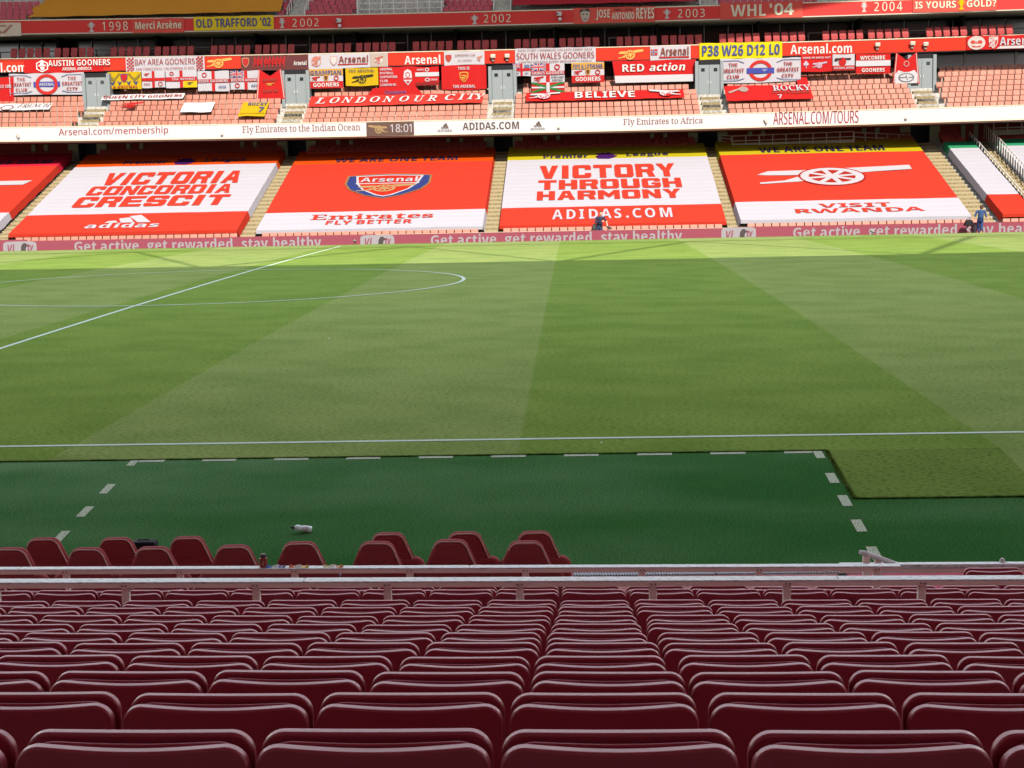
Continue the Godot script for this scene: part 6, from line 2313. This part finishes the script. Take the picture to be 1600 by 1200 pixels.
func people() -> void:
	var skin := Color(.42, .22, .15)
	var navy := Color(.022, .040, .10)
	var deep := Color(.012, .022, .06)
	var body := mat(1, 1, 1, 0.8, 0.2)
	body.vertex_color_use_as_albedo = true
	# walking away along the boards with a bag in the left hand
	var t := thing("person", "person in a blue tracksuit and orange socks walking along the boards with a dark bag", "person", Vector3(36.2, -0.33, -71.75))
	var bn := [
		[Vector3(0.0, 0.98, 0), Vector3(0.02, 1.16, 0.02), 0.165, 0.15, deep], [Vector3(0.02, 1.16, 0.02), Vector3(0.03, 1.42, 0.0), 0.155, 0.15, navy], [Vector3(-0.16, 1.47, 0.0), Vector3(0.22, 1.47, 0), 0.075, 0.075, navy],
		[Vector3(0.03, 1.5, 0), Vector3(0.05, 1.60, -0.01), 0.055, 0.052, skin], [Vector3(0.06, 1.665, -0.01), Vector3(0.06, 1.735, -0.02), 0.082, 0.092, skin],
		[Vector3(-0.09, 0.95, 0), Vector3(-0.10, 0.52, -0.10), 0.10, 0.068, deep], [Vector3(-0.10, 0.52, -0.10), Vector3(-0.06, 0.30, 0.06), 0.068, 0.052, deep], [Vector3(-0.06, 0.30, 0.06), Vector3(-0.05, 0.09, 0.16), 0.05, 0.042, deep], [Vector3(-0.05, 0.07, 0.16), Vector3(-0.05, 0.03, 0.02), 0.045, 0.035, Color(.05, .05, .06)],
		[Vector3(0.09, 0.95, 0), Vector3(0.08, 0.52, 0.02), 0.10, 0.07, navy], [Vector3(0.08, 0.52, 0.02), Vector3(0.05, 0.34, 0.0), 0.07, 0.055, navy], [Vector3(0.05, 0.34, 0.0), Vector3(0.04, 0.09, 0.0), 0.055, 0.045, Color(.62, .20, .02)], [Vector3(0.04, 0.05, 0.02), Vector3(0.04, 0.035, -0.15), 0.045, 0.035, Color(.05, .05, .06)],
		[Vector3(-0.20, 1.46, 0), Vector3(-0.33, 1.18, 0.03), 0.062, 0.05, navy], [Vector3(-0.33, 1.18, 0.03), Vector3(-0.50, 1.01, 0.0), 0.045, 0.032, skin],
		[Vector3(0.25, 1.46, 0), Vector3(0.33, 1.17, 0.02), 0.062, 0.05, navy], [Vector3(0.33, 1.17, 0.02), Vector3(0.46, 0.96, -0.03), 0.045, 0.032, skin],
		[Vector3(0.06, 1.68, -0.095), Vector3(0.06, 1.665, -0.112), 0.014, 0.016, skin], [Vector3(-0.03, 1.69, -0.01), Vector3(-0.035, 1.70, 0.0), 0.018, 0.02, skin], [Vector3(0.15, 1.69, -0.01), Vector3(0.155, 1.70, 0.0), 0.018, 0.02, skin],
	]
	hand(bn, Vector3(-0.50, 1.01, 0.0), Vector3(-0.4, -0.85, 0).normalized(), Vector3(0, 0, 1), skin)
	hand(bn, Vector3(0.46, 0.96, -0.03), Vector3(0.5, -0.85, 0).normalized(), Vector3(0, 0, 1), skin)
	obj("body", body_mesh(bn, 0.022), body, t)
	var hg := body_mesh([[Vector3(0.06, 1.70, 0.02), Vector3(0.06, 1.765, 0.0), 0.094, 0.095, Color(.05, .025, .015)], [Vector3(0.06, 1.66, 0.06), Vector3(0.06, 1.72, 0.04), 0.05, 0.07, Color(.05, .025, .015)]], 0.022)
	obj("hair", hg, mat(.05, .025, .015, 0.8, 0.2), t)
	t = thing("kit_bag", "dark kit bag hanging from the hand of the walking person", "bag", Vector3(35.56, 0.34, -71.75))
	var g := Geo.new()
	g.plate(chair_outline(0.60, 0.44, 0.0, 0.34, 0.12), 0.0, 0.16, 0.1, 6)
	obj("body", g.mesh(), m.dark, t)
	g = Geo.new()
	g.tube(Vector3(-0.16, 0.32, 0), Vector3(0.0, 0.47, 0), 0.016)
	g.tube(Vector3(0.0, 0.47, 0), Vector3(0.16, 0.32, 0), 0.016)
	obj("handle", g.mesh(), m.black, t)
	# photographer behind the boards
	var coat := Color(.02, .022, .04)
	t = thing("person", "photographer in dark clothes crouching forward behind the boards with a camera", "person", Vector3(14.5, -0.30, -73.0))
	bn = [
		[Vector3(0, 0.92, 0), Vector3(0.02, 1.12, 0.03), 0.17, 0.16, Color(.02, .035, .06)], [Vector3(0.02, 1.12, 0.03), Vector3(0.06, 1.42, 0.08), 0.165, 0.16, coat], [Vector3(-0.13, 1.47, 0.08), Vector3(0.25, 1.47, 0.10), 0.078, 0.078, coat],
		[Vector3(0.07, 1.5, 0.1), Vector3(0.10, 1.62, 0.14), 0.055, 0.052, skin], [Vector3(0.11, 1.68, 0.16), Vector3(0.11, 1.75, 0.15), 0.084, 0.092, skin],
		[Vector3(-0.10, 0.9, 0), Vector3(-0.11, 0.5, 0.10), 0.105, 0.075, Color(.02, .035, .06)], [Vector3(-0.11, 0.5, 0.10), Vector3(-0.11, 0.08, 0.0), 0.072, 0.05, Color(.02, .035, .06)], [Vector3(-0.11, 0.05, 0.0), Vector3(-0.11, 0.04, 0.15), 0.045, 0.035, Color(.03, .03, .03)],
		[Vector3(0.10, 0.9, 0), Vector3(0.12, 0.5, 0.10), 0.105, 0.075, Color(.02, .035, .06)], [Vector3(0.12, 0.5, 0.10), Vector3(0.12, 0.08, 0.0), 0.072, 0.05, Color(.02, .035, .06)], [Vector3(0.12, 0.05, 0.0), Vector3(0.12, 0.04, 0.15), 0.045, 0.035, Color(.03, .03, .03)],
		[Vector3(-0.17, 1.45, 0.1), Vector3(-0.22, 1.2, 0.26), 0.065, 0.052, coat], [Vector3(-0.22, 1.2, 0.26), Vector3(0.12, 1.26, 0.42), 0.048, 0.036, coat],
		[Vector3(0.28, 1.45, 0.1), Vector3(0.42, 1.26, 0.24), 0.065, 0.05, coat], [Vector3(0.42, 1.26, 0.24), Vector3(0.44, 1.12, 0.46), 0.045, 0.032, skin],
		[Vector3(0.11, 1.69, 0.245), Vector3(0.11, 1.68, 0.262), 0.014, 0.016, skin], [Vector3(0.02, 1.70, 0.15), Vector3(0.015, 1.71, 0.14), 0.018, 0.02, skin], [Vector3(0.20, 1.70, 0.15), Vector3(0.205, 1.71, 0.14), 0.018, 0.02, skin],
	]
	hand(bn, Vector3(0.12, 1.26, 0.42), Vector3(0.8, 0.1, 0.4).normalized(), Vector3(0, 1, 0), skin)
	hand(bn, Vector3(0.44, 1.12, 0.46), Vector3(0.1, -0.7, 0.6).normalized(), Vector3(1, 0, 0), skin)
	obj("body", body_mesh(bn, 0.022), body, t)
	hg = body_mesh([[Vector3(0.11, 1.72, 0.13), Vector3(0.11, 1.785, 0.14), 0.094, 0.092, Color(.04, .03, .02)], [Vector3(0.11, 1.66, 0.10), Vector3(0.11, 1.74, 0.11), 0.06, 0.07, Color(.04, .03, .02)]], 0.022)
	obj("hair", hg, mat(.04, .03, .02, 0.8, 0.2), t)
	t = thing("shoulder_bag", "dark shoulder bag hanging at the side of the photographer", "bag", Vector3(14.22, 0.55, -72.95))
	g = Geo.new()
	g.bevel_box(Vector3(0, 0.1, 0), Vector3(0.22, 0.34, 0.26), 0.05)
	obj("body", g.mesh(), m.black, t)
	g = Geo.new()
	g.tube(Vector3(0.02, 0.26, 0), Vector3(0.14, 0.46, 0.02), 0.014)
	g.tube(Vector3(0.14, 0.46, 0.02), Vector3(0.34, 0.54, 0.06), 0.014)
	obj("strap", g.mesh(), m.black, t)
	t = thing("press_camera", "black camera with a long lens held low by the photographer", "camera", Vector3(15.0, 0.62, -72.5))
	g = Geo.new()
	g.bevel_box(Vector3(-0.04, 0.07, 0.0), Vector3(0.16, 0.12, 0.10), 0.02, Basis(Vector3(0, 0, 1), -0.5))
	obj("body", g.mesh(), m.black, t)
	g = Geo.new()
	g.tube(Vector3(0, 0.04, 0.02), Vector3(0.20, -0.07, 0.08), 0.045, 0.06, 12)
	obj("lens", g.mesh(), m.black, t)
	t = thing("tripod", "thin dark tripod leaning against the boards beside the photographer", "tripod", Vector3(14.95, -0.45, -72.85))
	for q in [[0.30, 0.0], [0.55, 0.1], [0.12, -0.25]]:
		g = Geo.new()
		g.tube(Vector3(q[0], 0.0, q[1]), Vector3(-0.05, 1.45, 0.05), 0.016, 0.02, 6)
		obj("leg", g.mesh(), m.black, t)

# ------------------------------------------------------------------ small things
func lathe(g: Geo, prof: Array, xf := Transform3D(), seg := 16) -> void:
	for j in prof.size() - 1:
		var a: Array = prof[j]
		var b: Array = prof[j + 1]
		var sl := Vector2(b[1] - a[1], a[0] - b[0]).normalized()
		for i in seg:
			var q := []
			var qn := []
			for w in [[a, i], [b, i], [b, i + 1], [a, i + 1]]:
				var an: float = TAU * w[1] / seg
				q.append(xf * Vector3(w[0][0] * cos(an), w[0][1], w[0][0] * sin(an)))
				qn.append((xf.basis * Vector3(sl.x * cos(an), sl.y, sl.x * sin(an))).normalized())
			g.smooth(q, qn)

func small_things() -> void:
	# bottle lying on the turf, cap to the left
	var b := Basis(Vector3(0, 0, 1), PI / 2 - 0.18) * Basis(Vector3.UP, 0.3)
	b = Basis(Vector3.UP, 0.25) * b
	var t := thing("water_bottle", "clear plastic bottle with a dark cap lying on the dark turf", "bottle", Vector3(9.84, turf_at(4.53) + 0.045, 4.53), b)
	var g := Geo.new()
	lathe(g, [[0.0, -0.10], [0.036, -0.10], [0.040, -0.09], [0.040, -0.01], [0.031, 0.02], [0.040, 0.05], [0.038, 0.075], [0.018, 0.105], [0.0, 0.106]])
	obj("body", g.mesh(), mat(.62, .68, .68, 0.18, 0.6), t)
	g = Geo.new()
	lathe(g, [[0.0405, -0.055], [0.0408, -0.05], [0.0408, -0.02], [0.0405, -0.015]])
	obj("paper_band", g.mesh(), mat(.5, .42, .45, 0.5), t)
	g = Geo.new()
	lathe(g, [[0.020, 0.100], [0.020, 0.128], [0.009, 0.130], [0.008, 0.150], [0.0, 0.151]])
	obj("cap", g.mesh(), m.black, t)
	# drink can with a dark top standing on the front rail
	t = thing("drink_bottle", "small red bottle with a black cap standing on the front rail", "bottle", Vector3(10.56, 0.722, 10.6), Basis.IDENTITY.scaled(Vector3(0.95, 1.12, 0.95)))
	g = Geo.new()
	lathe(g, [[0.0, 0.0], [0.030, 0.0], [0.034, 0.006], [0.034, 0.062], [0.027, 0.072], [0.0, 0.073]])
	obj("body", g.mesh(), mat(.20, .022, .018, 0.35), t)
	g = Geo.new()
	lathe(g, [[0.024, 0.070], [0.029, 0.074], [0.029, 0.092], [0.020, 0.096], [0.0, 0.0965]])
	obj("cap", g.mesh(), m.black, t)
	g = Geo.new()
	g.box(Vector3(0.004, 0.032, 0.0342), Vector3(0.008, 0.035, 0.001))
	g.box(Vector3(0.0, 0.097, 0), Vector3(0.024, 0.002, 0.02))
	obj("print", g.mesh(), m.cream, t)
	var wraps := [["wrapper", "flat blue and white wrapper beside the red bottle on the front rail", 10.66, 0.15, Color(.07, .14, .42), Color(.6, .62, .66), Color(.05, .05, .2)], ["wrapper", "orange and black wrapper in the middle of the front rail", 10.845, 0.15, Color(.52, .10, .02), Color(.55, .5, .46), Color(.55, .32, .02)], ["wrapper", "pale yellow and white wrapper right of the orange one on the front rail", 11.12, 0.15, Color(.55, .45, .2), Color(.66, .62, .58), Color(.5, .16, .02)]]
	for w in wraps:
		var o := thing(w[0], w[1], "wrapper", Vector3(w[2], 0.7205 - 0.0075 * (w[2] - 10.5), 10.605), Basis(Vector3.UP, rng.randf_range(-.3, .3)), "wrappers on the front rail")
		for k in 3:
			g = Geo.new()
			var x0: float = -w[3] / 2 + w[3] / 3 * k
			for i in 4:
				var xa: float = x0 + w[3] / 12 * i
				var xb: float = x0 + w[3] / 12 * (i + 1)
				var ya := 0.008 + 0.016 * absf(sin(xa * 40.0 + w[2]))
				var yb := 0.008 + 0.016 * absf(sin(xb * 40.0 + w[2]))
				var wa := 0.03 + 0.008 * sin(xa * 60.0)
				var wb := 0.03 + 0.008 * sin(xb * 60.0)
				g.quad(Vector3(xa, 0.0, wa), Vector3(xb, 0.0, wb), Vector3(xb, yb, 0), Vector3(xa, ya, 0))
				g.quad(Vector3(xa, ya, 0), Vector3(xb, yb, 0), Vector3(xb, 0, -wb), Vector3(xa, 0, -wa))
			obj("fold", g.mesh(), mat(w[4 + k].r, w[4 + k].g, w[4 + k].b, 0.35), o)
	# black case on the turf behind the chairs
	t = thing("equipment_case", "black case standing on the turf, half hidden by the bucket chairs", "case", Vector3(8.16, turf_at(5.3), 5.3))
	g = Geo.new()
	g.bevel_box(Vector3(0, 0.085, 0), Vector3(0.30, 0.17, 0.18), 0.03)
	obj("body", g.mesh(), m.dark, t)
	g = Geo.new()
	g.tube(Vector3(-0.07, 0.165, 0), Vector3(-0.05, 0.185, 0), 0.008)
	g.tube(Vector3(-0.05, 0.185, 0), Vector3(0.05, 0.185, 0), 0.008)
	g.tube(Vector3(0.05, 0.185, 0), Vector3(0.07, 0.165, 0), 0.008)
	obj("handle", g.mesh(), m.black, t)
	# furry microphones on little stands at the far edge
	for q in [[0.42, "small dark microphone on a stand by the boards near the halfway line"], [29.95, "low dark microphone on the grass edge below the field gun cloth"]]:
		t = thing("pitch_microphone", q[1], "microphone", Vector3(q[0], -0.12, -70.9), Basis.IDENTITY, "microphones along the far edge")
		g = Geo.new()
		for a in 3:
			g.tube(Vector3(0.16 * cos(a * 2.1), 0, 0.16 * sin(a * 2.1)), Vector3(0, 0.16, 0), 0.012, 0.012, 5)
		obj("stand", g.mesh(), m.black, t)
		g = Geo.new()
		lathe(g, [[0.0, -0.16], [0.05, -0.14], [0.085, -0.05], [0.085, 0.06], [0.05, 0.15], [0.0, 0.17]], Transform3D(Basis(Vector3.RIGHT, 1.2) if q[0] < 5 else Basis(Vector3(0, 0, 1), 1.2), Vector3(0, 0.28, 0)))
		obj("windshield", g.mesh(), m.iron, t)
	# two scraps of paper on the grass
	for q in [[7.35, -14.3, "scrap of white paper on the grass inside the halfway line"], [13.4, 0.42, "scrap of white paper on the grass just outside the touchline"]]:
		g = Geo.new()
		g.tri(Vector3(-0.015, 0.008, 0.01), Vector3(0.015, 0.009, 0.01), Vector3(0.0, 0.02, -0.01))
		g.tri(Vector3(0.015, 0.009, 0.01), Vector3(0.018, 0.012, -0.015), Vector3(0.0, 0.02, -0.01))
		tag(obj("paper_scrap", g.mesh(), m.rail, null, Vector3(q[0], lie(q[1]), q[1])), q[2], "litter")
